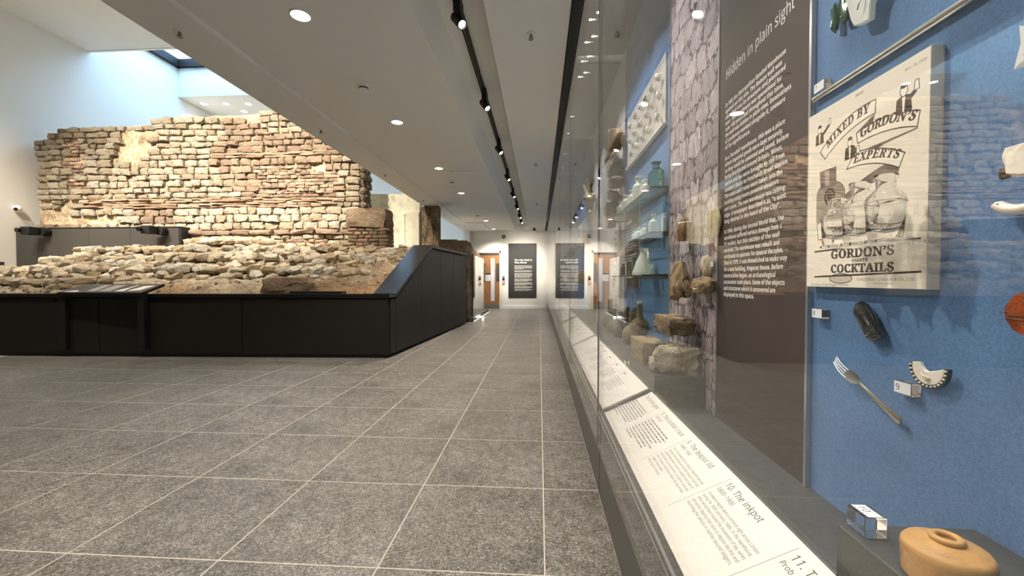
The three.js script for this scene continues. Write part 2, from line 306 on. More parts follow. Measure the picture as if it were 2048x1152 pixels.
  list.forEach((q, i) => {
    const g = stoneVariants[Math.floor(r() * 16)], o = new THREE.Object3D(); o.position.set(q.x, q.y, ZW - 0.05 + 0.05 * r()); o.scale.set(q.w * 1.04, q.h * 1.05, q.d); o.rotation.set(0.12 * (r() - 0.5), 0.16 * (r() - 0.5), 0.1 * (r() - 0.5));
    if (i < 300) { const m = mesh('stone', g, q.m, wall); m.position.copy(o.position); m.scale.copy(o.scale); m.rotation.copy(o.rotation); }
    else { o.updateMatrix(); if (!rest.has(q.m)) rest.set(q.m, []); rest.get(q.m).push(g.clone().applyMatrix4(o.matrix)); }
  });
  for (const [m, l] of rest) { const o = mesh('small_stones', merge(l), m, wall); o.userData.kind = 'stuff'; }
  // broken right-hand end
  const side = [];
  for (let yy = 1.6; yy < 4.5; yy += 0.15) for (let k = 0; k < 3; k++) { const o = new THREE.Object3D(); o.position.set(X1 - 0.02 + 0.05 * (r() - 0.5), yy + 0.07, ZW - 0.09 - k * 0.15); o.scale.set(0.14, 0.14, 0.16); o.rotation.set(r() * 0.3, r() * 0.5, r() * 0.3); o.updateMatrix(); side.push(rockVariants[Math.floor(r() * 14)].clone().applyMatrix4(o.matrix)); }
  mesh('broken_end', merge(side), M.brownStone, wall).userData.kind = 'stuff';
  // rough offset footing below the string course
  for (let x = -7.3; x < -5.4; x += 0.19) { const m = mesh('offset_stone', rockVariants[Math.floor(r() * 14)], M.limes[1 + Math.floor(r() * 3)], wall); m.position.set(x + 0.05 * r(), 1.8 + 0.05 * r(), ZW + 0.12); m.scale.set(0.2 + 0.08 * r(), 0.13, 0.26); m.rotation.set(0.3 * r(), r() * 6, 0.4 * (r() - 0.5)); }
}
// ---- stepped rubble footings and soil in front of the wall
const groundY = (x, z) => {
  const w = 0.14 * N3(x * 0.9, 5, 1) + 0.05 * N3(x * 3.1, 7, 2), q = z + w;
  let y = lerp(0.76, 0.9, smooth(-5.35, -5.95, q));
  y += 0.14 * smooth(-5.95, -6.05, q) + 0.2 * smooth(-6.46, -6.55, q + 0.06 * N3(x, 3, 3)) + 0.22 * smooth(-6.97, -7.06, q - 0.06 * N3(x * 1.2, 9, 3)) + 0.2 * smooth(-7.46, -7.54, q);
  const right = smooth(-4.1, -2.9, x), slope = lerp(0.78, 1.62, clamp((-5.5 - z) / 2.1)); y = lerp(y, slope, right * 0.85);
  const front = smooth(-6.8, -6.0, x) * (1 - smooth(-6.5, -6.0, z) * 0) * smooth(-6.3, -5.9, z); y = lerp(y, Math.min(y, 0.8), front * 0.8 * (1 - right));
  const left = smooth(-9.0, -9.5, x) * smooth(-6.3, -6.9, z); y = lerp(y, 0.85, left);
  y += 0.07 * smooth(-5.75, -6.2, z) * fbm(x * 2.6, z * 2.6, 1, 4) + 0.025 * fbm(x * 9, z * 9, 4, 2);
  return y;
};
{
  const r = rng(77), mound = thing('rubble_footing', 'stepped pale rubble footings and brown soil heaped before the ancient wall', 'rubble', [0, 0, 0]);
  const nx = 260, nz = 110, g = new THREE.PlaneGeometry(1, 1, nx, nz), p = g.attributes.position, uv = g.attributes.uv, col = new Float32Array(p.count * 3);
  for (let i = 0; i < p.count; i++) {
    const t = p.getX(i) + 0.5, v = 0.5 - p.getY(i), z = lerp(-8.25, -5.42, v), x = lerp(-10.95, -2.12 + 0.06 * (z + 9) * 0, t), y = groundY(x, z);
    p.setXYZ(i, x, y, z); uv.setXY(i, x, z - 1.1 * y);
    const n = N3(x * 1.1, z * 1.4, 8), sand = smooth(-6.2, -5.7, z + 0.25 * n) * smooth(-7.0, -6.2, x), brown = smooth(-3.9, -3.3, x + 0.5 * n), dark = smooth(0.1, 0.35, fbm(x * 1.5, z * 2.2, 3, 3)) * smooth(-6.9, -6.3, z) * smooth(-7.2, -6.4, x);
    const c = [0.68, 0.57, 0.42]; const mixc = (d, k) => { for (let j = 0; j < 3; j++) c[j] = lerp(c[j], d[j], k); };
    mixc([0.5, 0.27, 0.1], sand); mixc([0.4, 0.25, 0.13], brown * (0.55 + 0.35 * smooth(-0.2, 0.3, fbm(x * 3, z * 3, 6, 3)))); mixc([0.3, 0.2, 0.12], dark * 0.5);
    col.set(c, 3 * i);
  }
  g.setAttribute('color', new THREE.BufferAttribute(col, 3)); g.computeVertexNormals();
  mesh('soil_and_mortar', g, M.soil, mound);
  const rocks = [];
  // stones set in the riser of each step, upper row then lower row
  const wz = (x) => 0.14 * N3(x * 0.9, 5, 1) + 0.05 * N3(x * 3.1, 7, 2);
  const risers = [[-6.0, () => 0, -10.4], [-6.505, (x) => 0.06 * N3(x, 3, 3), -9.35], [-7.015, (x) => -0.06 * N3(x * 1.2, 9, 3), -9.3], [-7.5, () => 0, -8.95]];
  risers.forEach(([q, off, xs], k) => {
    for (let j = 0; j < 2; j++) { let x = xs + 0.1 * j; while (x < (k ? -2.75 : -3.4)) {
      const s = 0.1 + 0.13 * r(), z = q - wz(x) - off(x) + 0.03 * r() + (j ? 0.06 : 0), top = groundY(x, z - 0.1);
      if (!(k === 0 && x > -6.7) && r() > 0.06) rocks.push([x + s * 0.5, top - (j ? 0.13 : 0.035) - 0.03 * r(), z, s]);
      x += s * 1.18;
    } }
  });
  for (let i = 0; i < 60; i++) { const x = lerp(-10.6, -2.5, r()), z = lerp(-7.9, -5.9, r()); if (x > -6.4 && z > -6.5 && x < -3.6) continue; rocks.push([x, groundY(x, z) + 0.01, z, 0.06 + 0.12 * r()]); }
  for (let i = 0; i < 40; i++) { const x = lerp(-3.9, -2.3, r()), z = lerp(-7.7, -6.3, r()); rocks.push([x, groundY(x, z), z, 0.05 + 0.1 * r()]); }
  rocks.sort((a, b) => b[3] - a[3]);
  const rest = [];
  rocks.forEach(([x, yy, z, s], i) => {
    const gg = rockVariants[Math.floor(r() * 14)], o = new THREE.Object3D(); o.position.set(x, yy, z); o.scale.set(s * (1 + 0.6 * r()), s * 0.72, s); o.rotation.set(0.5 * (r() - 0.3), r() * 6.3, 0.5 * (r() - 0.5));
    if (i < 295) { const m = mesh('rubble_stone', gg, M.limes[Math.min(3, Math.floor(r() * 4))], mound); m.position.copy(o.position); m.scale.copy(o.scale); m.rotation.copy(o.rotation); }
    else { o.updateMatrix(); rest.push(gg.clone().applyMatrix4(o.matrix)); }
  });
  // small gravel over the soil
  for (let i = 0; i < 900; i++) { const x = lerp(-10.3, -2.3, r()), z = lerp(-7.6, -5.5, r()), s = 0.015 + 0.05 * r() * r(), o = new THREE.Object3D(); o.position.set(x, groundY(x, z), z); o.scale.setScalar(s); o.rotation.set(r() * 6, r() * 6, r() * 6); o.updateMatrix(); rest.push(rockVariants[i % 14].clone().applyMatrix4(o.matrix)); }
  mesh('gravel', merge(rest), M.limes[3], mound).userData.kind = 'stuff';
}
// loose brown boulder by the barrier
{
  const b = blockStone(203, 6, 0.5, 0.2, 1.4, 0.6); b.scale(0.62, 0.25, 0.36);
  const y = groundY(-3.64, -5.75);
  tag(mesh('boulder', b, M.brownStone, null, [-3.64, y + 0.11, -5.75]), 'loose dark brown boulder lying on the sandy soil behind the barrier', 'boulder');
}
// ---- masonry pier and old walls beside it
{
  const pier = thing('masonry_pier', 'short brown brick pier topped by a rough grey stone block', 'pier', [-3.26, 1.4, -7.8]);
  const r = rng(5), blk = blockStone(301, 8, 0.12, 0.1, 2.2, 0.7); blk.scale(0.74, 0.36, 0.5);
  mesh('cap_block', blk, M.brownStone, pier, [0, 0.79, 0]);
  mesh('pier_core', bx(-0.34, 0.34, -0.5, 0.62, -0.22, 0.19), M.mortar, pier);
  for (let k = 0; k < 9; k++) { let x = -0.36; while (x < 0.34) { const w = 0.12 + 0.1 * r(); const m = mesh('brick', stoneVariants[Math.floor(r() * 16)], r() < 0.6 ? M.brownStone : M.tileRed[1], pier, [Math.min(x + w / 2, 0.34), 0.03 + k * 0.068, 0.18]); m.scale.set(w - 0.01, 0.06, 0.1); x += w; } }
  for (let k = 0; k < 9; k++) for (let j = 0; j < 2; j++) { const m = mesh('brick', stoneVariants[Math.floor(r() * 16)], M.brownStone, pier, [0.34, 0.03 + k * 0.068, 0.08 - j * 0.2]); m.scale.set(0.1, 0.06, 0.19); }
}
{
  const o = thing('plastered_wall', 'old flaking cream plaster wall fragment beside the brown timber-marked pillar', 'wall', [-3.35, 0, -9.42]);
  const g = new THREE.BoxGeometry(1.22, 3.0, 0.2, 40, 90, 1); displaced(g, (v) => { if (v.z > 0) v.z += 0.03 * fbm(v.x * 3, v.y * 3, 2, 4) - 0.02 * (fbm(v.x * 2, v.y * 1.3, 11, 3) > 0.18); });
  mesh('plaster', uvm(g), M.oldPlaster, o, [0, 1.5, 0]);
  const q = rng(9); for (let i = 0; i < 3; i++) mesh('board', bx(-0.5 + i * 0.33, -0.18 + i * 0.33, 0.9, 2.52 + 0.06 * q(), 0.1, 0.14 + 0.02 * q()).translate(0.13, 0, 0), M.oldPlaster, o);
  const e = thing('timber_pillar', 'weathered brown pillar with vertical board marks under the low ceiling', 'pillar', [-2.5, 0, -9.45]);
  for (let i = 0; i < 3; i++) mesh('board', bx(-0.19 + i * 0.13, -0.065 + i * 0.13, 0, 2.71, -0.1, 0.1 + 0.015 * (i % 2)), M.board, e);
  const b = thing('old_wall_block', 'freestanding block of old board-marked concrete wall next to the barrier end', 'wall', [0, 0, 0]);
  const s = new THREE.Shape(); [[-9.9, 0], [-9.9, 1.98], [-10.5, 1.97], [-10.9, 1.86], [-11.6, 1.82], [-12.85, 1.7], [-12.85, 0]].forEach(([z, y], i) => (i ? s.lineTo(-z, y) : s.moveTo(-z, y)));
  const bg = new THREE.ExtrudeGeometry(s, { depth: 0.82, bevelEnabled: false }); bg.rotateY(Math.PI / 2); bg.translate(-2.58, 0, 0); mesh('core', uvm(bg), M.board, b);
  mesh('front_slab', bx(-2.56, -1.98, 0.05, 2.0, -9.86, -9.9), M.sandBlock, b);
  for (let i = 0; i < 12; i++) { const z = -9.92 - i * 0.245; mesh('board', bx(-1.765, -1.745 + 0.01 * (i % 3), 0.1, 1.66 - 0.01 * (i % 4), z - 0.005, z - 0.24), M.board, b); }
  for (let i = 0; i < 5; i++) { const m = mesh('broken_top', rockVariants[i], M.limes[1], b, [-1.95 - 0.1 * (i % 2), 1.86 - 0.03 * i, -10.7 - i * 0.4]); m.scale.set(0.3, 0.16, 0.34); }
  const gl = thing('glass_screen', 'clear glass screen on a dark base in front of old wall block', 'screen', [0, 0, 0]);
  mesh('base', bx(-1.76, -1.6, 0, 0.1, -9.95, -12.9), M.caseBase, gl);
  mesh('glass_pane', bx(-1.69, -1.68, 0.1, 1.66, -10.35, -12.88), M.pane, gl);
  mesh('edge_seal', bx(-1.7, -1.675, 0.1, 1.67, -10.33, -10.35), M.black, gl);
  const led = mesh('light_strip', bx(-1.6, -1.575, 0.002, 0.018, -9.95, -12.9), M.led, gl);
  const ra = new THREE.PointLight(lin(1, 0.95, 0.85), 0.15); ra.position.set(-1.54, 0.02, -11.2); ra.castShadow = true; scene.add(ra);
}
// ---- dark screen wall behind the rubble with two projectors
{
  const s = thing('dark_screen_panel', 'long dark grey panelled screen standing against the ancient wall', 'screen', [0, 0, 0]);
  for (const [a, b] of [[-10.98, -9.33], [-9.326, -8.42], [-8.416, -7.36]]) mesh('panel', bx(a, b, 0.8, 2.1, -7.98, -8.02), M.panelGrey, s);
  mesh('end_panel', bx(-7.36, -7.3, 0.8, 2.1, -7.98, -8.2), M.black, s);
  mesh('top_cap', bx(-10.98, -7.3, 2.1, 2.115, -7.97, -8.2), M.black, s);
  for (const [x, what] of [[-10.34, 'beside the left wall'], [-7.76, 'near its free end']]) {
    const p = thing('projector', `small black projector hung on the dark screen ${what}`, 'projector', [x, 2.02, -7.74]);
    mesh('body', rb(0.2, 0.16, 0.2, 0.02), M.black, p, [0, 0, 0]);
    mesh('lens', cyl(0.035, 0.045, 0.06, 20).rotateX(Math.PI / 2), M.blackGloss, p, [-0.04, 0, 0.16]);
    mesh('bracket', cyl(0.09, 0.09, 0.12, 24).rotateX(Math.PI / 2), M.black, p, [0.1, 0.0, -0.17]);
    mesh('badge', bx(-0.1, -0.06, -0.005, 0.0, 0.14, 0.142), M.trim, p);
  }
  const c = thing('security_camera', 'small white dome security camera on the left wall', 'camera', [-10.99, 2.52, -7.99]);
  mesh('housing', new THREE.SphereGeometry(0.075, 24, 16).scale(0.8, 1, 1), M.white, c, [0.05, 0, 0]);
  mesh('lens_dome', new THREE.SphereGeometry(0.034, 20, 14), M.blackGloss, c, [0.075, -0.015, 0.05]);
  const k = thing('wall_socket_box', 'small black box fixed low on the left wall', 'box', [-10.985, 1.33, -7.73]);
  mesh('box_body', rb(0.03, 0.12, 0.09, 0.004), M.black, k); mesh('face_plate', rb(0.006, 0.09, 0.06, 0.002), M.panelGrey, k, [0.017, 0, 0]);
}
// ---- black barrier: long front, mitred corner, tall right-hand side with sloping cap
{
  const b = thing('exhibit_barrier', 'long black panelled barrier with glossy cap around the excavated wall', 'barrier', [0, 0, 0]);
  const A = [-10.98, -4.995], C = [-1.993, -5.288], E = [-1.715, -9.56];
  const ang = Math.atan2(C[1] - A[1], C[0] - A[0]);
  const fz = (x) => lerp(A[1], C[1], (x - A[0]) / (C[0] - A[0]));
  // a slab along the front, x0..x1, with its face set out by o
  const front = (x0, x1, y0, y1, o, t) => { const g = new THREE.BoxGeometry((x1 - x0) / Math.cos(ang), y1 - y0, t); g.translate(0, (y0 + y1) / 2, o - t / 2); g.rotateY(-ang); g.translate((x0 + x1) / 2, 0, fz((x0 + x1) / 2)); return uvm(g); };
  mesh('toe_kick', front(-10.98, -2.02, 0, 0.047, 0, 0.1), M.black, b);
  const cuts = [-10.98, -9.83, -7.86, -5.89, -3.93, -1.97];
  for (let i = 0; i < 5; i++) mesh('panel', front(cuts[i] + 0.005, cuts[i + 1] - 0.005, 0.047, 0.778, 0.02, 0.03), M.panel, b);
  mesh('core', front(-10.98, -2.05, 0.0, 0.79, -0.012, 0.2), M.black, b);
  mesh('cap', front(-10.98, -1.95, 0.792, 0.842, 0.035, 0.3), M.cap, b);
  // the side
  const L = Math.hypot(E[0] - C[0], E[1] - C[1]), dir = [(E[0] - C[0]) / L, (E[1] - C[1]) / L], turn = Math.atan2(-dir[1], dir[0]);
  const profile = (s0, s1, y0, off) => { // panel outline along the side between distances s0 and s1
    const topY = (s) => (s < 0.2 ? 0.80 : s < 1.72 ? lerp(0.80, 1.585, (s - 0.2) / 1.52) : lerp(1.585, 1.60, (s - 1.72) / (L - 1.72))) + off;
    const sh = new THREE.Shape(); sh.moveTo(s0, y0); sh.lineTo(s1, y0); sh.lineTo(s1, topY(s1)); for (const k of [1.72, 0.2]) if (k > s0 && k < s1) sh.lineTo(k, topY(k)); sh.lineTo(s0, topY(s0)); return sh;
  };
  const place = (g, o) => { g.rotateY(turn); g.translate(C[0], 0, C[1]); const nx = -dir[1], nz = dir[0]; g.translate(nx * o, 0, nz * o); return uvm(g); };
  const ext = (sh, t) => new THREE.ExtrudeGeometry(sh, { depth: t, bevelEnabled: false });
  // after the turn the extrusion runs towards the passage
  const sc = [0.03, 0.2, 1.22, 2.22, 3.14, 4.2];
  for (let i = 0; i < 5; i++) mesh('side_panel', place(ext(profile(sc[i] + 0.005, sc[i + 1] - 0.005, 0.047, -0.03), 0.03), 0), M.panel, b);
  mesh('side_core', place(ext(profile(0.02, L, 0, -0.02), 0.2).translate(0, 0, 0), 0.0).translate(-0.225, 0, 0), M.black, b);
  // cap of the side: a ribbon swept along the profile
  const topY = (s) => (s < 0.2 ? 0.792 : s < 1.72 ? lerp(0.792, 1.577, (s - 0.2) / 1.52) : lerp(1.577, 1.592, (s - 1.72) / (L - 1.72)));
  const capSeg = (s0, s1, m = 0.004) => { const sh = new THREE.Shape(); const a = topY(s0), c = topY(s1); sh.moveTo(s0 + m, a); sh.lineTo(s1 - m, c); sh.lineTo(s1 - m, c + 0.05); sh.lineTo(s0 + m, a + 0.05); return place(ext(sh, 0.33).translate(0, 0, -0.29), 0); };
  mesh('side_cap', capSeg(-0.04, 0.2, 0), M.cap, b);
  mesh('side_cap', capSeg(0.2, 1.25, 0.001), M.cap, b); mesh('side_cap', capSeg(1.25, 1.72, 0.002), M.cap, b); mesh('side_cap', capSeg(1.72, L, 0.001), M.cap, b);
}
// ---- information lectern hung on the barrier and the low label bar
{
  const l = thing('information_lectern', 'black tilted information panel on two posts fixed to the barrier front', 'lectern', [-5.79, 0.1, -5.1]);
  for (const s of [-1, 1]) mesh('post', bx(-0.045, 0.045, 0, 0.73, -0.045, 0.02), M.black, l, [s * 0.56, 0, 0]);
  const t = canvasTex(1024, 512, (g, w, h) => {
    g.fillStyle = '#3a3835'; g.fillRect(0, 0, w, h);
    g.fillStyle = '#8a8480'; g.fillRect(300, 60, 110, 390); g.fillRect(450, 60, 150, 390);
    g.fillStyle = '#c9c6bf'; g.fillRect(170, 60, 90, 14); for (let i = 0; i < 22; i++) { g.fillRect(312, 80 + i * 16, 86, 4); g.fillRect(462, 80 + i * 16, 120, 4); }
    g.fillStyle = '#d8d6d0'; g.beginPath(); g.moveTo(60, 470); g.lineTo(170, 400); g.lineTo(210, 440); g.lineTo(200, 490); g.lineTo(60, 490); g.fill();
    g.fillStyle = '#f1efe9'; g.beginPath(); g.moveTo(650, 440); g.lineTo(720, 230); g.lineTo(735, 60); g.lineTo(752, 60); g.lineTo(750, 300); g.lineTo(760, 440); g.fill();
    g.beginPath(); g.moveTo(800, 430); g.lineTo(850, 130); g.lineTo(980, 90); g.lineTo(940, 380); g.fill(); g.strokeStyle = '#3a3835'; g.lineWidth = 6; g.strokeRect(850, 180, 80, 160);
  });
  const pl = mesh('panel', rb(1.2, 0.035, 0.36, 0.005), M.black, l, [0.0, 0.8, -0.13]); pl.rotation.x = 0.32;
  const f = mesh('printed_face', new THREE.PlaneGeometry(1.17, 0.33).rotateX(-Math.PI / 2), std({ map: t, roughness: 0.35 }), pl, [0, 0.0185, 0]);
  mesh('front_rail', bx(-0.6, 0.6, 0.7, 0.755, -0.045, 0.025), M.black, l);
  const bar = thing('label_bar', 'low black label bar lying on the barrier cap near the boulder', 'bar', [-3.0, 0.842, -5.42]);
  mesh('bar_body', bx(-0.36, 0.36, 0, 0.03, -0.07, 0.07), M.black, bar); mesh('label_face', bx(-0.35, 0.35, 0.03, 0.032, -0.06, 0.06), M.panelGrey, bar);
}

// ================================================================ CEILING FITTINGS AND LAMPS
const nth = ['first', 'second', 'third', 'fourth', 'fifth', 'sixth', 'seventh', 'eighth', 'ninth', 'tenth', 'eleventh', 'twelfth', 'thirteenth', 'fourteenth', 'fifteenth', 'sixteenth'];
// recessed downlights over the passage
{
  const at = [0.95, -0.8, -2.6, -4.41, -6.27, -8.09, -11.9, -13.9];
  const first = thing('downlight', 'round recessed warm downlight in the flat strip of the low ceiling', 'downlight', [-1.54, CH, at[0]], 'downlights in the low ceiling');
  mesh('trim_ring', new THREE.TorusGeometry(0.062, 0.008, 8, 32).rotateX(Math.PI / 2), M.white, first);
  mesh('lamp_disc', cyl(0.058, 0.058, 0.004, 32), M.lampWarm, first, [0, -0.004, 0]);
  at.forEach((z, i) => { const d = i ? copy(first) : first; d.position.set(-1.54, CH, z); d.userData.label = `round recessed warm downlight in the low ceiling, ${nth[at.length - 1 - i]} from the end wall`; spot([-1.54, CH - 0.03, z], [-1.54, 0, z], LIGHT.down, 1.1, 0.7, LIGHT.neutral, 2.5); });
}
// track with spot heads in the trough
{
  const t = thing('lighting_track', 'long black lighting track running inside the ceiling trough', 'track', [-0.55, 2.86, -5.6]);
  mesh('rail', bx(-0.02, 0.02, 0, 0.04, 8.4, -7.3), M.black, t);
  mesh('contact_strip', bx(-0.008, 0.008, -0.003, 0, 8.35, -7.25), M.panelGrey, t);
  for (let i = 0; i < 8; i++) mesh('end_cap', bx(-0.022, 0.022, -0.002, 0.04, 7.9 - i * 2, 7.92 - i * 2), M.blackGloss, t);
  const head = thing('track_spotlight', 'black cylindrical spotlight hung from the passage ceiling track', 'spotlight', [0, 0, 0], 'spotlights on the passage track');
  mesh('adapter', rb(0.045, 0.11, 0.13, 0.004), M.black, head, [-0.03, 0.125, -0.03]);
  mesh('stem', cyl(0.012, 0.012, 0.06, 12), M.black, head, [-0.03, 0.085, 0.0]);
  const can = mesh('can', lathe([[0, 0.13], [0.026, 0.13], [0.032, 0.12], [0.032, -0.008], [0.027, -0.008], [0.025, 0.01]], 28), M.black, head, [0, 0, 0]);
  can.rotation.set(-0.6, 0, 0.5);
  mesh('lens', lathe([[0.0, 0.004], [0.01, 0.002], [0.025, 0.006]], 28), M.lampCool, can);
  mesh('lens_ring', new THREE.TorusGeometry(0.02, 0.0022, 6, 28).rotateX(Math.PI / 2), M.trim, can, [0, -0.001, 0]);
  const zs = [1.5, 0.1, -1.3, -2.67, -3.98, -5.38, -6.83, -8.25, -9.65, -11.03, -12.05];
  zs.forEach((z, i) => { const h = i ? copy(head) : head; h.position.set(-0.5, 2.68, z); h.userData.label = `black cylindrical spotlight on the passage track, ${nth[zs.length - 1 - i]} from the end wall`; if (i) { const far = i === zs.length - 1; spot([-0.485, 2.65, z + 0.02], far ? [-0.6, 1.5, ZF] : [0.6, 0.95, z + 0.8], far ? 22 : LIGHT.track, far ? 0.42 : 0.55, 0.6, LIGHT.neutral, 1.5); } });
  spot([-0.485, 2.65, -11.03], [-0.5, 1.6, ZF], 24, 0.4, 0.6, LIGHT.neutral, 1.5);
}
// smoke detectors, sprinklers, small ceiling camera
{
  const s = thing('smoke_detector', 'large white smoke detector on the low ceiling, farthest from the end wall', 'detector', [-1.55, CH, -3.58], 'smoke detectors');
  mesh('base', cyl(0.05, 0.055, 0.016, 28), M.white, s, [0, -0.008, 0]); mesh('vent', cyl(0.036, 0.036, 0.012, 24), M.black, s, [0, -0.022, 0]); mesh('cover', lathe([[0, -0.045], [0.02, -0.044], [0.038, -0.036], [0.042, -0.028], [0.03, -0.028]], 28), M.white, s);
  copy(s, 'white round smoke detector on the low ceiling near the masonry pier').position.set(-1.54, CH, -7.16); copy(s, 'white round smoke detector nearest the end wall').position.set(-1.64, CH, -10.9);
  const k = thing('sprinkler', 'small metal sprinkler on the ceiling edge strip, sixth from the end wall', 'sprinkler', [-2.44, 2.72, -2.68], 'sprinklers on the edge strip');
  mesh('plate', cyl(0.03, 0.032, 0.006, 20), M.white, k, [0, -0.003, 0]); mesh('body', cyl(0.007, 0.009, 0.03, 12), M.pewter, k, [0, -0.02, 0]); mesh('deflector', cyl(0.018, 0.018, 0.003, 16), M.pewter, k, [0, -0.04, 0]);
  mesh('frame_arm', tube([[-0.009, -0.012, 0], [-0.013, -0.026, 0], [0, -0.04, 0], [0.013, -0.026, 0], [0.009, -0.012, 0]], 0.002, 16, 5), M.pewter, k);
  [-4.53, -6.48, -8.64, -10.6, -12.4].forEach((z, i) => copy(k, `small metal sprinkler on the ceiling edge strip, ${nth[4 - i]} from the end wall`).position.set(-2.46, 2.72, z));
  const k2 = copy(k, 'small metal sprinkler beside the showcase, third from the end wall'); k2.userData.group = 'sprinklers beside the showcase'; k2.position.set(-0.06, CH, -2.9);
  [-6.1, -9.3].forEach((z, i) => copy(k2, `small metal sprinkler beside the showcase, ${nth[1 - i]} from the end wall`).position.set(-0.055, CH, z));
  const c = thing('ceiling_camera', 'little black camera on the ceiling by the end wall', 'camera', [-0.17, CH, -13.7]);
  mesh('mount', cyl(0.03, 0.03, 0.02, 16), M.black, c, [0, -0.01, 0]); const bdy = mesh('body', rb(0.07, 0.06, 0.11, 0.01), M.black, c, [0, -0.06, 0.02]); bdy.rotation.x = 0.3; mesh('lens', cyl(0.02, 0.02, 0.01, 16).rotateX(Math.PI / 2), M.blackGloss, bdy, [0, 0, 0.058]);
}
// lamps of the tall hall: warm wall washers before the wall, downlights behind it
{
  const f = thing('wall_washer', 'black ceiling spotlight high in the hall aimed at the ancient wall', 'spotlight', [0, 0, 0], 'wall washers in the hall');
  mesh('mount', cyl(0.05, 0.05, 0.03, 20), M.black, f, [0, 0.16, 0]); mesh('stem', cyl(0.012, 0.012, 0.1, 12), M.black, f, [0, 0.1, 0]);
  const can = mesh('can', lathe([[0, 0.1], [0.05, 0.1], [0.06, 0.08], [0.06, -0.12], [0.05, -0.12], [0.048, -0.1]], 28), M.black, f); can.rotation.x = 0.7;
  mesh('lens', cyl(0.047, 0.047, 0.006, 24), M.lampWarm, can, [0, -0.1, 0]);
  const list = [[-9.6, -8.7, 3.1, 0.8], [-8.1, -7.7, 3.3, 1], [-6.6, -6.5, 3.7, 1.15], [-5.2, -5.3, 3.4, 1.1], [-4.0, -4.3, 3.0, 1], [-6.4, -6.2, 0.4, 1.3], [-8.6, -8.4, 0.4, 1.3], [-4.4, -4.2, 0.6, 1.2], [-9.8, -10.0, 0.6, 0.8]];
  list.forEach(([x, tx, ty, k], i) => { const o = i ? copy(f) : f; o.position.set(x, HC - 0.18, -4.6); spot([x, HC - 0.32, -4.72], [tx, ty, ZW], LIGHT.voidSpot * k, 0.42, 0.8, LIGHT.warm, 3); });
  { const o = copy(f); o.position.set(-8.6, HC - 0.18, -3.2); o.userData.label = 'black ceiling spotlight high in the hall aimed at the left wall'; o.userData.group = 'left wall washer'; spot([-8.6, HC - 0.32, -3.32], [XL, 1.6, -7.2], 95, 0.5, 0.8, LIGHT.warm, 3); }
  for (const [x, w] of [[-7.4, 'far'], [-4.6, 'passage']]) { const o = copy(f); o.position.set(x, HC - 0.18, -3.9); o.userData.label = `black ceiling spotlight aimed at the floor before the barrier, ${w} end`; o.userData.group = 'floor washers in the hall'; spot([x, HC - 0.34, -3.95], [x, 0, -4.5], 55, 0.5, 0.8, LIGHT.warm, 3); }
  const d = thing('hall_downlight', 'bright recessed downlight in the hall ceiling behind the ancient wall', 'downlight', [0, 0, 0], 'downlights behind the ancient wall');
  mesh('trim_ring', new THREE.TorusGeometry(0.1, 0.012, 8, 28).rotateX(Math.PI / 2), M.white, d); mesh('lamp_disc', cyl(0.095, 0.095, 0.006, 28), M.lampCool, d, [0, -0.005, 0]);
  [[-10.6, -12.5], [-9.9, -12.55], [-9.2, -12.6], [-9.75, -13.15]].forEach(([x, z], i) => { const o = i ? copy(d) : d; o.position.set(x, HC, z); spot([x, HC - 0.03, z], [x, 0, z], LIGHT.voidBack, 0.9, 0.7, LIGHT.neutral, 3); });
}
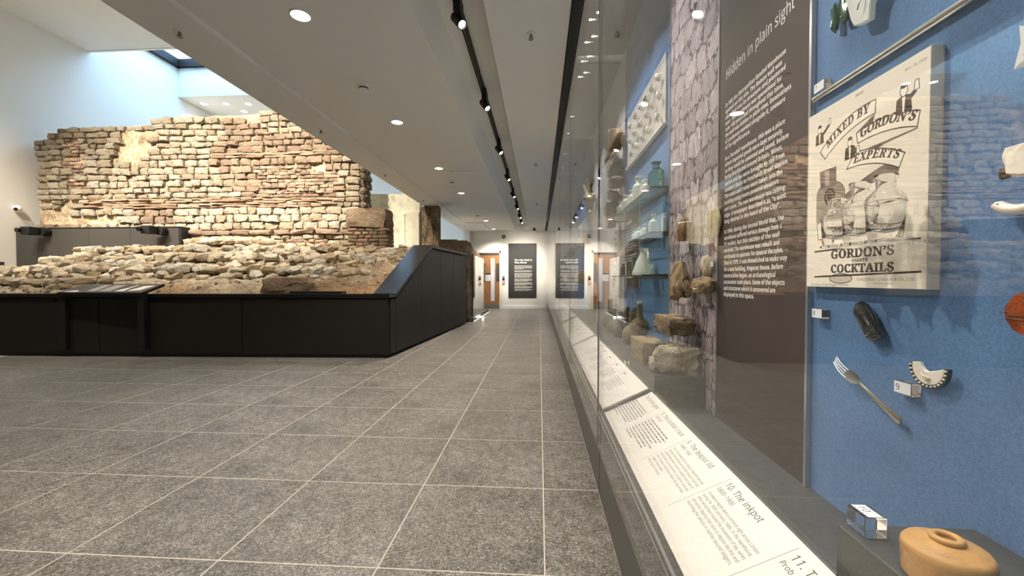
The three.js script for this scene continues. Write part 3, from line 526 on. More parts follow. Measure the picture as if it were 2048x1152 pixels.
// ================================================================ END WALL THINGS
{
  const t = canvasTex(600, 1152, (g, w, h) => {
    g.fillStyle = '#1c1b1b'; g.fillRect(0, 0, w, h); g.fillStyle = '#f4f3f0'; g.font = 'bold 50px sans-serif'; g.fillText('The City Wall at', 130, 370); g.fillText('Vine Street', 130, 424);
    const r = rng(8); let y = 470; for (const n of [5, 3, 6, 4, 4, 3, 2]) { for (let i = 0; i < n; i++) { let x = 130; const end = i === n - 1 ? 320 + 160 * r() : 500 + 24 * r(); while (x < end) { const wd = 14 + 40 * r(); g.fillRect(x, y, Math.min(wd, end - x), 5); x += wd + 7; } y += 17; } y += 14; }
  });
  const p = thing('wall_text_panel', 'tall dark panel headed The City Wall at Vine Street on the end wall', 'sign', [-0.592, 1.345, ZF + 0.03]);
  mesh('board', rb(0.984, 1.9, 0.04, 0.004), std({ color: 0x232221, roughness: 0.55 }), p); mesh('printed_face', new THREE.PlaneGeometry(0.98, 1.896), std({ map: t, roughness: 0.55 }), p, [0, 0, 0.0205]);
  const a = thing('alarm_sounder', 'round dark alarm sounder high on the end wall', 'alarm', [-1.26, 2.54, ZF]);
  mesh('base', cyl(0.07, 0.07, 0.04, 28).rotateX(Math.PI / 2), M.panelGrey, a, [0, 0, 0.02]); mesh('dome', lathe([[0, 0.06], [0.02, 0.055], [0.045, 0.03], [0.05, 0]], 28).rotateX(Math.PI / 2), std({ color: 0x3a1512, roughness: 0.2 }), a, [0, 0, 0.04]); mesh('sounder_cap', cyl(0.02, 0.02, 0.012, 16).rotateX(Math.PI / 2), M.white, a, [0, 0.005, 0.1]);
  const k = thing('card_reader', 'grey and black card reader beside the oak door', 'reader', [-1.262, 1.06, ZF]);
  mesh('body', rb(0.09, 0.16, 0.03, 0.008), M.pewter, k, [0, 0.02, 0.015]); mesh('reader_face', rb(0.07, 0.07, 0.012, 0.004), M.black, k, [0, -0.01, 0.034]);
  const c = thing('call_point', 'red and white emergency call point below the card reader', 'switch', [-1.262, 0.9, ZF]);
  mesh('box', rb(0.085, 0.09, 0.03, 0.005), M.red, c, [0, 0, 0.015]); mesh('button', rb(0.05, 0.04, 0.008, 0.003), M.white, c, [0, 0.005, 0.033]);
  const s = thing('door_notice', 'white paper notice with a black heading stuck on the oak door', 'sign', [-1.82, 1.12, ZF + 0.016]);
  mesh('paper', bx(-0.1, 0.1, -0.14, 0.08, 0, 0.003), M.white, s); mesh('heading_band', bx(-0.1, 0.1, 0.08, 0.13, 0, 0.003), M.black, s);
  const r = rng(4); for (let i = 0; i < 6; i++) mesh('text_line', bx(-0.075, 0.02 + 0.055 * r(), 0.05 - i * 0.028, 0.056 - i * 0.028, 0.003, 0.0035), M.panelGrey, s);
}

// ================================================================ THE GLASS SHOWCASE
const DECK = 0.535;
const joints = [2.95, 1.45, -0.1, -1.69, -3.3, -5.1, -6.9, -8.7, -10.5, -12.3, -14.47];
{
  const c = thing('glass_showcase', 'long floor-to-ceiling glass showcase with dark base along the right side', 'showcase', [0, 0, 0]);
  const slots = [2.9, 1.8, -0.1, -1.95, -3.86, -5.65, -7.45, -9.25, -11.05, -12.85, -14.47];
  mesh('plinth_core', bx(0.3, WX + 0.01, 0, DECK - 0.02, 2.95, -14.47), M.black, c);
  for (let i = 0; i < slots.length - 1; i++) mesh('base_panel', bx(0.285, 0.303, 0.012, 0.42, slots[i] - 0.006, slots[i + 1] + 0.006), M.caseBase, c);
  for (let i = 0; i < joints.length - 1; i++) {
    const a = joints[i] - 0.003, b = joints[i + 1] + 0.003;
    mesh('glass_pane', bx(GX - 0.005, GX + 0.005, 0.36, 2.735, a, b), M.pane, c);
    mesh('apron_panel', bx(GX + 0.006, GX + 0.05, 0.362, 0.484, a, b), M.blackGloss, c);
    mesh('edge_profile', bx(GX + 0.006, GX + 0.012, 0.484, 0.489, a, b), M.trim, c);
    if (i) mesh('joint_seal', bx(GX - 0.004, GX + 0.004, 0.36, 2.735, joints[i] - 0.002, joints[i] + 0.002), M.black, c);
    mesh('soffit_glass', bx(GX + 0.045, WX - 0.01, 2.752, 2.76, a - 0.06, b + 0.06), std({ color: 0x2b2926, roughness: 0.06 }), c);
    mesh('soffit_frame', bx(GX + 0.006, GX + 0.043, 2.735, 2.78, a, b), M.caseDark, c);
  }
  mesh('head_channel', bx(0.2, GX + 0.006, 2.728, 2.775, 2.95, -14.47), M.black, c);
  mesh('deck', bx(0.3, WX, DECK - 0.02, DECK, 2.95, -14.47), M.caseDark, c);
  // sloping tray under the captions
  const s = new THREE.Shape(); [[0.252, 0.489], [0.262, 0.5], [0.45, 0.59], [0.456, 0.586], [0.456, DECK], [0.3, 0.489]].forEach(([x, y], i) => (i ? s.lineTo(x, y) : s.moveTo(x, y)));
  const g = new THREE.ExtrudeGeometry(s, { depth: 17.4, bevelEnabled: false }); g.translate(0, 0, -14.46); mesh('caption_tray', uvm(g), M.caseDark, c);
}
// lamps in the showcase soffit
{
  const d = thing('case_lamp', 'tiny bright spotlight set in the showcase soffit', 'lamp', [0, 0, 0], 'lamps in the showcase soffit');
  mesh('ring', new THREE.TorusGeometry(0.012, 0.003, 6, 20).rotateX(Math.PI / 2), M.black, d); mesh('lamp_lens', cyl(0.011, 0.011, 0.004, 20), M.lampCool, d, [0, -0.002, 0]);
  const spots = []; for (const z of [-2.78, -3.04, -3.3, -3.55]) spots.push([0.335, z], [0.375, z + 0.07]);
  for (const z of [1.2, 0.6, 0.1, -0.35, -0.7, -1.05, -1.4, -1.75, -2.1, -2.45, -4.4, -4.9, -5.7, -6.4, -7.3, -8.2, -9.4, -10.6, -12, -13.4]) spots.push([0.335, z]);
  spots.forEach(([x, z], i) => { const o = i ? copy(d) : d; o.position.set(x, 2.748, z); spot([x, 2.738, z], [0.64, 0.9, z + 0.25], LIGHT.caseSpot * (i < 8 ? 0.8 : z < -3.6 ? 3 : z < -1.9 ? 1.8 : 1), 0.6, 0.6, [1, 0.96, 0.9], 0.8); });
}
// ---- big printed panels on the display wall
const facing = (o) => { o.rotation.y = -Math.PI / 2; return o; };   // a panel drawn upright, turned to face the passage
{
  const H = 2.2, W = 0.496, y0 = DECK, lines = ['In 1863 the Metropolitan Bonded Warehouse', 'opened on this site. The Roman wall was', 'absorbed into its structure and plastered', 'over. The warehouse was operational for', 'over 100 years and throughout this time,', 'the wall was hidden in plain view. Generations', 'of Londoners worked alongside it, unaware', 'of its significance.', '', 'As a ‘bonded’ warehouse, this was a place', 'where imported goods were kept securely,', 'so they could be assessed and taxed, before', 'being distributed around Britain. Wines,', 'spirits and tea were brought by rail from', 'London’s Docks to Fenchurch Street station.', 'The casks and crates were taken into the', 'building using steam-powered elevators', 'and cranes. The new warehouse was cutting-', 'edge. A newspaper described it as, “a want', 'long desired in the heart of the City”.', '', 'In 1944, during the Second World War, the', 'warehouse suffered serious damage from a', 'V1 rocket, but this section of the wall', 'survived. The warehouse was rebuilt and', 'continued to operate for several decades.', 'Then in 1979, it was demolished to make way', 'for a new building, Emperor House. Before', 'construction began, an archaeological', 'excavation took place. Some of the objects', 'and structures which it uncovered are', 'displayed in this space.'];
  const t = canvasTex(1024, 2048, (g, w, h) => {
    g.fillStyle = '#443b38'; g.fillRect(0, 0, w, h); g.setTransform(w / W, 0, 0, h / H, 0, 0); g.fillStyle = '#f2f0ec';
    const write = (s, size, z, y, bold, width) => { g.save(); g.translate(z, H - (y - y0)); g.scale(size / 100, size / 100); g.font = (bold ? 'bold ' : '') + '100px sans-serif'; if (width) { const m = g.measureText(s).width * size / 100; g.scale(width / m, 1); } g.fillText(s, 0, 0); g.restore(); };
    write('Hidden in plain sight', 0.047, 0.045, 1.722, false, 0.385);
    const top = 1.627; lines.forEach((s, i) => { const para = i < 8 ? 0 : i < 20 ? -0.004 : -0.012; const y = i < 8 ? top - i * 0.0206 : i < 20 ? 1.445 - (i - 9) * 0.0217 : 1.192 - (i - 21) * 0.0215; if (s) write(s, 0.0196, 0.045, y, true, Math.min(0.375, 0.00855 * s.length)); });
  });
  const p = thing('story_panel', 'tall brown panel titled Hidden in plain sight with white text', 'sign', [WX, DECK, -1.282]);
  mesh('board', bx(-0.007, 0, 0, H, -W / 2, W / 2), M.brownPanel, p);
  facing(mesh('printed_face', new THREE.PlaneGeometry(W, H), std({ map: t, roughness: 0.7 }), p, [-0.0078, H / 2, 0]));
  const q = thing('second_story_panel', 'narrow brown text panel between the pale grey and far blue bays', 'sign', [WX, DECK, -5.325]);
  mesh('board', bx(-0.007, 0, 0, H, -0.27, 0.27), M.brownPanel, q);
  const bars = (g, x0, x1, y, n, pitch, th, r) => { for (let i = 0; i < n; i++) { let x = x0; const end = i === n - 1 ? lerp(x0, x1, 0.6) : x1 - 20 * r(); while (x < end) { const wd = 10 + 34 * r(); g.fillRect(x, y + i * pitch, Math.min(wd, end - x), th); x += wd + 7; } } };
  const t2 = canvasTex(512, 1024, (g, w, h) => { g.fillStyle = '#443b38'; g.fillRect(0, 0, w, h); g.fillStyle = '#efece6'; bars(g, 60, 430, 330, 2, 40, 20, rng(1)); bars(g, 60, 440, 430, 22, 15, 6, rng(2)); });
  facing(mesh('printed_face', new THREE.PlaneGeometry(0.53, H), std({ map: t2, roughness: 0.7 }), q, [-0.0078, H / 2, 0]));
  const s = thing('small_text_panel', 'small dark text panel with white edge mounted on the blue bay below the shelf', 'sign', [0.643, 1.24, -2.92]);
  mesh('board', bx(-0.004, 0.006, -0.26, 0.26, -0.21, 0.21), M.white, s);
  const t3 = canvasTex(512, 640, (g, w, h) => { g.fillStyle = '#4a4240'; g.fillRect(0, 0, w, h); g.fillStyle = '#efece6'; bars(g, 50, 420, 60, 1, 40, 26, rng(3)); bars(g, 50, 450, 120, 9, 24, 9, rng(5)); bars(g, 50, 450, 360, 9, 24, 9, rng(6)); });
  facing(mesh('printed_face', new THREE.PlaneGeometry(0.42, 0.52), std({ map: t3, roughness: 0.7 }), s, [-0.0048, 0, 0]));
  // photographic print of masonry
  const PW = 512, PH = 2048, cells = [], pr = rng(41);
  for (let j = -1; j < 22; j++) { const hh = 96; for (let i = -1; i < 6; i++) cells.push([(i + 0.5 * (j & 1) + 0.35 * (pr() - 0.5)) * 118, (j + 0.25 * (pr() - 0.5)) * hh, pr()]); }
  const g1 = layers(2048, [[40, 0.5], [160, 0.8], [500, 0.9], [1000, 0.8]], 301), g2 = layers(2048, [[24, 1], [90, 0.8]], 331), warp = layers(2048, [[60, 1], [200, 0.5]], 351);
  const ph = dataTex(PW, PH, (x, yy) => { // photograph of coursed stone: cells with dark joints, vertical streaks and dark pits
    const y = PH - yy, wx = x + 34 * warp(x * 2, y), wy = y + 26 * warp(x * 2 + 700, y + 300); let d1 = 1e9, d2 = 1e9, t = 0;
    for (const c of cells) { if (Math.abs(c[1] - wy) > 170) continue; const dx = (wx - c[0]) / 1.25, dy = wy - c[1], d = Math.max(Math.abs(dx), Math.abs(dy) * 1.15) * 0.7 + 0.3 * Math.hypot(dx, dy); if (d < d1) { d2 = d1; d1 = d; t = c[2]; } else if (d < d2) d2 = d; }
    const joint = smooth(15, 2, d2 - d1), low = smooth(900, 1500, y), streak = g1(x * 4, y * 0.8), pit = smooth(0.12, 0.5, -g2(x * 3, y * 1.2)) * lerp(0.15, 0.75, low);
    const v = (174 + 44 * (t - 0.5) + 56 * streak) * (1 - 0.68 * joint * lerp(0.5, 1, g2(x, y) + 0.5)) * (1 - 0.62 * pit); return [v + 2, v - 7, v - 3];
  });
  const pp = thing('photo_print_panel', 'tall grey photographic print of rough masonry beside the brown panel', 'print', [WX, DECK, -1.812]);
  mesh('board', bx(-0.007, 0, 0, H, -0.274, 0.274), M.greyFelt, pp);
  facing(mesh('printed_face', new THREE.PlaneGeometry(0.548, H), std({ map: ph, roughness: 0.75 }), pp, [-0.0078, H / 2, 0]));
}
// ---- caption panels on the sloping tray
{
  const v = new THREE.Vector3(0.18, 0.086, 0).normalize(), n = new THREE.Vector3(-0.086, 0.18, 0).normalize(), basis = new THREE.Matrix4().makeBasis(new THREE.Vector3(0, 0, 1), v, n);
  const W = 1.56, Hh = 0.199;
  const caption = (zc, label, draw, w = W) => {
    const o = thing('caption_panel', label, 'label', [0.3475 + n.x * 0.008, 0.5495 + n.y * 0.008, zc]); o.quaternion.setFromRotationMatrix(basis);
    mesh('panel_body', rb(w, Hh, 0.006, 0.001), M.clay, o);
    const t = canvasTex(2048, 272, draw); mesh('printed_face', new THREE.PlaneGeometry(w - 0.002, Hh - 0.002), std({ map: t, roughness: 0.6 }), o, [0, 0, 0.0033]);
  };
  const para = (g, x, y, rows, wmax, pitch, size, r) => { for (let i = 0; i < rows; i++) { let q = x; const end = x + wmax * (i === rows - 1 ? 0.4 : 0.85 + 0.15 * r()); while (q < end) { const wd = 8 + 22 * r(); g.fillRect(q, y + i * pitch, Math.min(wd, end - q), size); q += wd + 6; } } };
  const k = 2048 / W;  // pixels per metre along the tray
  const paper = (g, w, h) => { g.fillStyle = '#e2dfd5'; g.fillRect(0, 0, w, h); };
  const section = (g, x, title, date, body) => {
    g.fillStyle = '#8d8a85'; g.fillRect(x, 14, 2, 212); g.fillStyle = '#2e2c2a'; g.font = '29px sans-serif'; g.fillText(title, x + 14, 46); g.font = '19px sans-serif'; g.fillText(date, x + 14, 72); g.fillStyle = '#3b3936';
    if (typeof body === 'number') para(g, x + 16, 92, body, 250, 15, 5, rng(x)); else { body.forEach((s, i) => { g.save(); g.translate(x + 16, 100 + i * 17); const m = 15; g.font = m + 'px sans-serif'; const wd = g.measureText(s).width, lim = 268; if (wd > lim) g.scale(lim / wd, 1); g.fillText(s, 0, 0); g.restore(); }); }
  };
  const Z0 = -1.61;
  caption(Z0 + W / 2, 'white caption panel whose sections include The inkpot and The teapot lid', (g, w, h) => {
    paper(g, w, h); const at = (z) => (z - Z0) * k;
    section(g, -20, '7. The bottle glass', '', 9); section(g, at(-1.40), '8. The cocktail craze', '1920–45', 9);
    section(g, at(-1.163), '9. The teapot lid', '1840–1960', ['This is the broken lid of a teapot. Imported tea was', 'handled in the warehouse and plain teapots could and', 'would have been used to sample and taste it.', 'But this piece is more distinctive, so could be a personal', 'item. Perhaps it represents where the tea drinker', 'might have been', 'keeping the teapot.']);
    section(g, at(-0.927), '10. The inkpot', '1800–1900', ['Stoneware inkpots were a common sight across London', 'during the 1800s and early 1900s. In this warehouse,', 'clerks would have tracked the movement of tea, wines', 'and spirits, dipping their pens in inkpots like this and', 'recording the details in leather-bound ledgers.']);
    section(g, at(-0.692), '11. T', 'Prob', 0);
  });
  const dull = (seed, groups) => (g, w, h) => { paper(g, w, h); const r = rng(seed); g.fillStyle = '#55524e'; groups.forEach((x, i) => { g.fillStyle = '#45423f'; para(g, x, 34, 1, 150, 12, 13, r); para(g, x, 60, 1, 60, 10, 8, r); g.fillStyle = '#65615c'; para(g, x, 88, 7 + i % 3, 230, 16, 6, r); }); };
  caption(-1.672 - W / 2 + 0.02, 'white caption panel below the row of old wine bottles', dull(12, [520, 790, 1060, 1330, 1600]), 1.54);
  caption(-3.27 - W / 2 + 0.02, 'white caption panel below the pale grey bay', dull(13, [300, 700, 1100, 1500]), 1.54);
  caption(-5.0 - W / 2, 'white caption panel below the second brown panel', dull(14, [300, 700, 1100, 1500]));
  caption(-6.8 - W / 2, 'white caption panel below the far blue bay', dull(15, [300, 900, 1400]));
  caption(-8.6 - W / 2, 'white caption panel below the far grey bay', dull(16, [200, 800, 1400]));
}

// ================================================================ EXHIBITS IN THE SHOWCASE
// ---- advertisement board with three clear bottles before it
{
  const p = thing('advert_board', 'cream cocktail advertisement board with curved lettering ribbons on the blue felt', 'poster', [0.64, 1.215, -0.866]);
  const W = 0.302, H = 0.394;
  mesh('board', bx(-0.01, 0.01, -H / 2, H / 2, -W / 2, W / 2), M.clay, p);
  const t = canvasTex(1024, 1336, (g, w, h) => {
    g.fillStyle = '#efe9da'; g.fillRect(0, 0, w, h); const ink = '#2c2623', mid = '#6b625c', pale = '#a59b90';
    const path = (pts, fill, stroke, lw = 7) => { g.beginPath(); pts.forEach((q, i) => { if (q.length === 2) { i ? g.lineTo(q[0], q[1]) : g.moveTo(q[0], q[1]); } else g.quadraticCurveTo(q[0], q[1], q[2], q[3]); }); g.closePath(); if (fill) { g.fillStyle = fill; g.fill(); } if (stroke) { g.strokeStyle = stroke; g.lineWidth = lw; g.stroke(); } };
    const along = (s, x0, y0, cx, cy, x1, y1, size) => { // lettering along a quadratic curve
      const B = (t) => [(1 - t) ** 2 * x0 + 2 * t * (1 - t) * cx + t * t * x1, (1 - t) ** 2 * y0 + 2 * t * (1 - t) * cy + t * t * y1]; g.font = `bold italic ${size}px serif`; g.fillStyle = ink; g.textAlign = 'center'; const ws = [...s].map((c) => g.measureText(c).width + 3), sum = ws.reduce((a, b) => a + b, 0); let d = 0;
      [...s].forEach((c, i) => { const t = (d + ws[i] / 2) / sum, [x, y] = B(t), [xa, ya] = B(Math.max(0, t - 0.02)), [xb, yb] = B(Math.min(1, t + 0.02)); g.save(); g.translate(x, y); g.rotate(Math.atan2(yb - ya, xb - xa)); g.fillText(c, 0, 0); g.strokeStyle = ink; g.lineWidth = 3; g.strokeText(c, 0, 0); g.restore(); d += ws[i]; }); g.textAlign = 'left';
    };
    // ribbon folds
    path([[651, 222], [620, 232], [497, 290], [590, 282], [640, 260]], mid); path([[950, 417], [880, 420], [520, 425], [600, 470], [720, 440], [960, 425]], mid); path([[836, 618], [760, 560], [560, 600, 396, 690], [396, 745], [520, 660, 836, 640]], mid);
    // ribbons
    path([[138, 314], [380, 110, 655, 133], [651, 219], [400, 225, 191, 379]], '#f6f1e4', ink); path([[497, 294], [740, 240, 967, 328], [950, 413], [740, 335, 510, 366]], '#f6f1e4', ink); path([[413, 513], [487, 420], [700, 430, 873, 536], [836, 615], [650, 505, 413, 513]], '#f6f1e4', ink);
    along('MIXED BY', 210, 312, 400, 192, 600, 190, 76); along('GORDON’S', 530, 340, 730, 290, 930, 372, 80); along('EXPERTS', 470, 490, 650, 480, 830, 560, 74);
    // three small waiters: plain jackets, round heads
    const waiter = (x, y, k, arm) => { g.save(); g.translate(x, y); g.scale(k, k); path([[-42, 10], [0, -14, 42, 10], [50, 90], [-48, 90]], ink); path([[-10, 6], [10, 6], [4, 84], [-6, 84]], '#f6f1e4'); g.lineWidth = 24; g.strokeStyle = ink; g.beginPath(); g.moveTo(36, 24); g.lineTo(arm[0], arm[1]); g.stroke(); path([[arm[0] - 12, arm[1]], [arm[0] - 6, arm[1] - 48], [arm[0] + 14, arm[1] - 48], [arm[0] + 18, arm[1]]], '#f6f1e4', ink, 4); g.beginPath(); g.ellipse(0, -28, 22, 32, 0, 0, 7); g.fillStyle = '#f6f1e4'; g.fill(); g.strokeStyle = ink; g.lineWidth = 4; g.stroke(); g.beginPath(); g.ellipse(0, -50, 20, 13, 0, 0, 7); g.fillStyle = ink; g.fill(); g.restore(); };
    waiter(128, 165, 0.95, [110, -30]); waiter(440, 360, 1.0, [70, 70]); waiter(858, 200, 1.15, [70, 0]);
    // big shaker bottle
    path([[107, 640], [110, 570, 245, 560], [380, 570, 400, 660], [400, 830], [380, 1046], [191, 1046], [107, 830]], '#8d847b', ink, 4); path([[138, 465], [309, 465], [312, 590], [150, 590]], '#6b625c', ink, 4); path([[190, 470], [240, 470], [244, 585], [196, 585]], pale); g.beginPath(); g.ellipse(245, 665, 58, 62, 0, 0, 7); g.fillStyle = '#3f3733'; g.fill(); g.beginPath(); g.ellipse(245, 665, 32, 36, 0, 0, 7); g.strokeStyle = pale; g.lineWidth = 4; g.stroke();
    path([[112, 860], [250, 800, 398, 850], [392, 960], [130, 980]], '#f6f1e4', ink, 5); g.fillStyle = ink; g.fillRect(180, 985, 200, 62); g.fillStyle = '#f6f1e4'; g.font = 'bold 38px sans-serif'; g.fillText('P', 190, 1015); g.fillText('COCK', 190, 1045); g.fillStyle = ink; g.font = 'bold 52px serif'; g.fillText('G', 160, 935);
    g.beginPath(); g.ellipse(369, 1275, 110, 34, 0, 0, 7); g.fillStyle = '#cbc3b5'; g.fill(); g.lineWidth = 5; g.stroke();
    g.fillStyle = ink; path([[87, 1062], [987, 1044], [987, 1056], [87, 1074]], ink); path([[91, 1256], [994, 1232], [994, 1244], [91, 1268]], ink); g.fillRect(640, 790, 250, 10);
    const wide = (s, x, y, width, size, f = 'serif', weight = 'bold') => { g.save(); g.font = `${weight} ${size}px ${f}`; g.translate(x, y); g.scale(width / g.measureText(s).width, 1); g.fillStyle = ink; g.fillText(s, 0, 0); if (weight === 'bold' && size > 50) { g.lineWidth = 4; g.strokeStyle = ink; g.strokeText(s, 0, 0); } g.restore(); };
    wide('GORDON’S', 269, 1130, 547, 84); wide('SHAKER', 473, 1164, 141, 34, 'sans-serif'); wide('COCKTAILS', 269, 1232, 547, 78);
    g.globalAlpha = 0.75; wide('TANQUERAY, GORDON & CO., LTD.', 520, 1290, 440, 24, 'serif', 'normal'); wide('London, London', 660, 1312, 150, 17, 'serif', 'normal'); g.font = 'italic 20px sans-serif'; wide('Courtesy of the Diageo Archive', 47, 1328, 400, 24, 'sans-serif', 'italic'); wide('Nov. 24, 1926', 860, 62, 140, 22, 'serif', 'italic'); wide('Sketch', 480, 46, 70, 26, 'serif', 'bold italic'); g.globalAlpha = 1;
  });
  facing(mesh('printed_face', new THREE.PlaneGeometry(W - 0.001, H - 0.001), std({ map: t, roughness: 0.6 }), p, [-0.0106, 0, 0]));
  const sh = thing('acrylic_peg_mount', 'row of thin clear acrylic pegs carrying the clear bottles before the advertisement', 'mount', [0.59, 1.1, -0.785]);
  for (const z of [-0.055, 0, 0.056]) for (const k of [-0.011, 0.011]) mesh('peg', cyl(0.0025, 0.0025, 0.075, 10).rotateZ(Math.PI / 2), M.acrylic, sh, [0, -0.0025, z + k]);
  const bottle = (h, r) => lathe([[0, 0.002], [r * 0.75, 0.001], [r * 0.82, 0.004], [r * 0.9, 0.015], [r * 0.98, h * 0.5], [r, h * 0.54], [r, h * 0.62], [r * 0.9, h * 0.68], [r * 0.6, h * 0.76], [r * 0.48, h * 0.8], [r * 0.48, h * 0.9], [r * 0.6, h * 0.93], [r * 0.6, h], [r * 0.5, h], [r * 0.4, h * 0.93], [r * 0.39, h * 0.8], [r * 0.52, h * 0.74], [r * 0.84, h * 0.66], [r * 0.92, h * 0.6], [r * 0.9, h * 0.5], [r * 0.8, 0.018], [0, 0.012]], 36);
  [[-0.84, 0.09, 0.026, 'shortest clear glass shaker bottle before the advertisement'], [-0.785, 0.108, 0.026, 'middle clear glass shaker bottle between two others'], [-0.729, 0.108, 0.027, 'clear glass shaker bottle nearest the advert board right edge']].forEach(([z, h, r, l]) => { const b = thing('shaker_bottle', l, 'bottle', [0.575, 1.1, z], 'shaker bottles'); mesh('glass', bottle(h, r), M.clear, b); mesh('shoulder_ring', new THREE.TorusGeometry(r * 0.99, 0.0016, 6, 32).rotateX(Math.PI / 2), M.clear, b, [0, h * 0.58, 0]); });
}
// ---- slim metal rail across the blue felt
{ const r = thing('metal_rail', 'slim round metal rail running across the blue felt above the advert', 'rail', [0.643, 1.455, 0]); mesh('tube', cyl(0.007, 0.007, 2.2, 16).rotateX(Math.PI / 2), M.steel, r, [0, 0, 0.08]); for (const z of [-0.98, -0.2, 0.6]) mesh('clip', rb(0.012, 0.012, 0.014, 0.002), M.steel, r, [0.003, 0, z]); }
// ---- clear number blocks
{
  const num = (s, pos, label, up) => {
    const o = thing('number_block', label, 'label', pos);
    mesh('block', rb(up ? 0.03 : 0.016, up ? 0.03 : 0.022, 0.036, 0.002), M.acrylic, o, [0, up ? 0.015 : 0, 0]);
    if (s) { const t = canvasTex(96, 64, (g) => { g.fillStyle = '#e9eef2'; g.fillRect(0, 0, 96, 64); g.fillStyle = '#1d1d1d'; g.font = '46px sans-serif'; g.fillText(s, 8, 48); }); const f = mesh('number_face', new THREE.PlaneGeometry(0.033, 0.02), std({ map: t, roughness: 0.4 }), o, up ? [0, 0.0302, 0] : [-0.0082, 0, 0]); if (up) { f.rotation.set(-Math.PI / 2, 0, -Math.PI / 2); } else facing(f); }
    else { mesh('white_plate', bx(-0.0095, -0.008, -0.009, 0.009, -0.012, 0.012), M.white, o); }
  };
  num('7', [0.641, 1.472, -0.99], 'clear number block 7 beside the metal rail'); num('8', [0.641, 0.957, -0.985], 'clear number block 8 below the advert board'); num('9', [0.641, 0.845, -0.76], 'clear number block 9 under the teapot lid fragment');
  num('10', [0.475, 0.668, -0.625], 'clear number block 10 standing on the grey plinth', true); num('', [0.436, 0.62, -2.08], 'blank white number block on the front of the bottle plinth'); num('', [0.641, 1.09, -1.56], 'blank white number block on the masonry print');
}
// ---- fork
{
  const f = thing('table_fork', 'old silver table fork with four tines pinned slanting on blue felt', 'fork', [0.632, 0.864, -0.923]);
  const X = new THREE.Vector3(0, -0.461, 0.888), Z = new THREE.Vector3(-1, 0, 0), Y = new THREE.Vector3().crossVectors(Z, X); f.quaternion.setFromRotationMatrix(new THREE.Matrix4().makeBasis(X, Y, Z));
  const bend = (x) => 0.007 * Math.sin(clamp(x / 0.07) * Math.PI) - 0.003 * clamp((x - 0.1) / 0.08);
  for (let i = 0; i < 4; i++) { const y = (i - 1.5) * 0.0062; mesh('tine', tube([0, 0.2, 0.4, 0.6, 0.8, 1].map((t) => [t * 0.048, y * (0.9 + 0.1 * t), bend(t * 0.048)]), 0.0012, 20, 6), M.steel, f); }
  const w = (x) => (x < 0.062 ? lerp(0.0115, 0.0115, 0) * Math.sqrt(clamp((x - 0.043) / 0.006)) : x < 0.08 ? lerp(0.0115, 0.0028, smooth(0.06, 0.08, x)) : lerp(0.0028, 0.0088, Math.pow((x - 0.08) / 0.098, 1.5)) * Math.sqrt(clamp((0.179 - x) / 0.006)));
  const g = new THREE.PlaneGeometry(1, 1, 60, 8), p = g.attributes.position; for (let i = 0; i < p.count; i++) { const t = p.getX(i) + 0.5, v = p.getY(i) * 2, x = lerp(0.044, 0.179, t); p.setXYZ(i, x, v * w(x), bend(x) + 0.0012 * (1 - v * v)); } g.computeVertexNormals();
  const m = M.steel.clone(); m.side = THREE.DoubleSide; mesh('handle', g, m, f); const g2 = g.clone(); g2.scale(1, 1, 1); g2.translate(0, 0, -0.0016); mesh('handle_back', g2, m, f);
  mesh('pin', cyl(0.0012, 0.0012, 0.012, 8).rotateX(Math.PI / 2), M.steel, f, [0.12, -0.004, 0]);
}
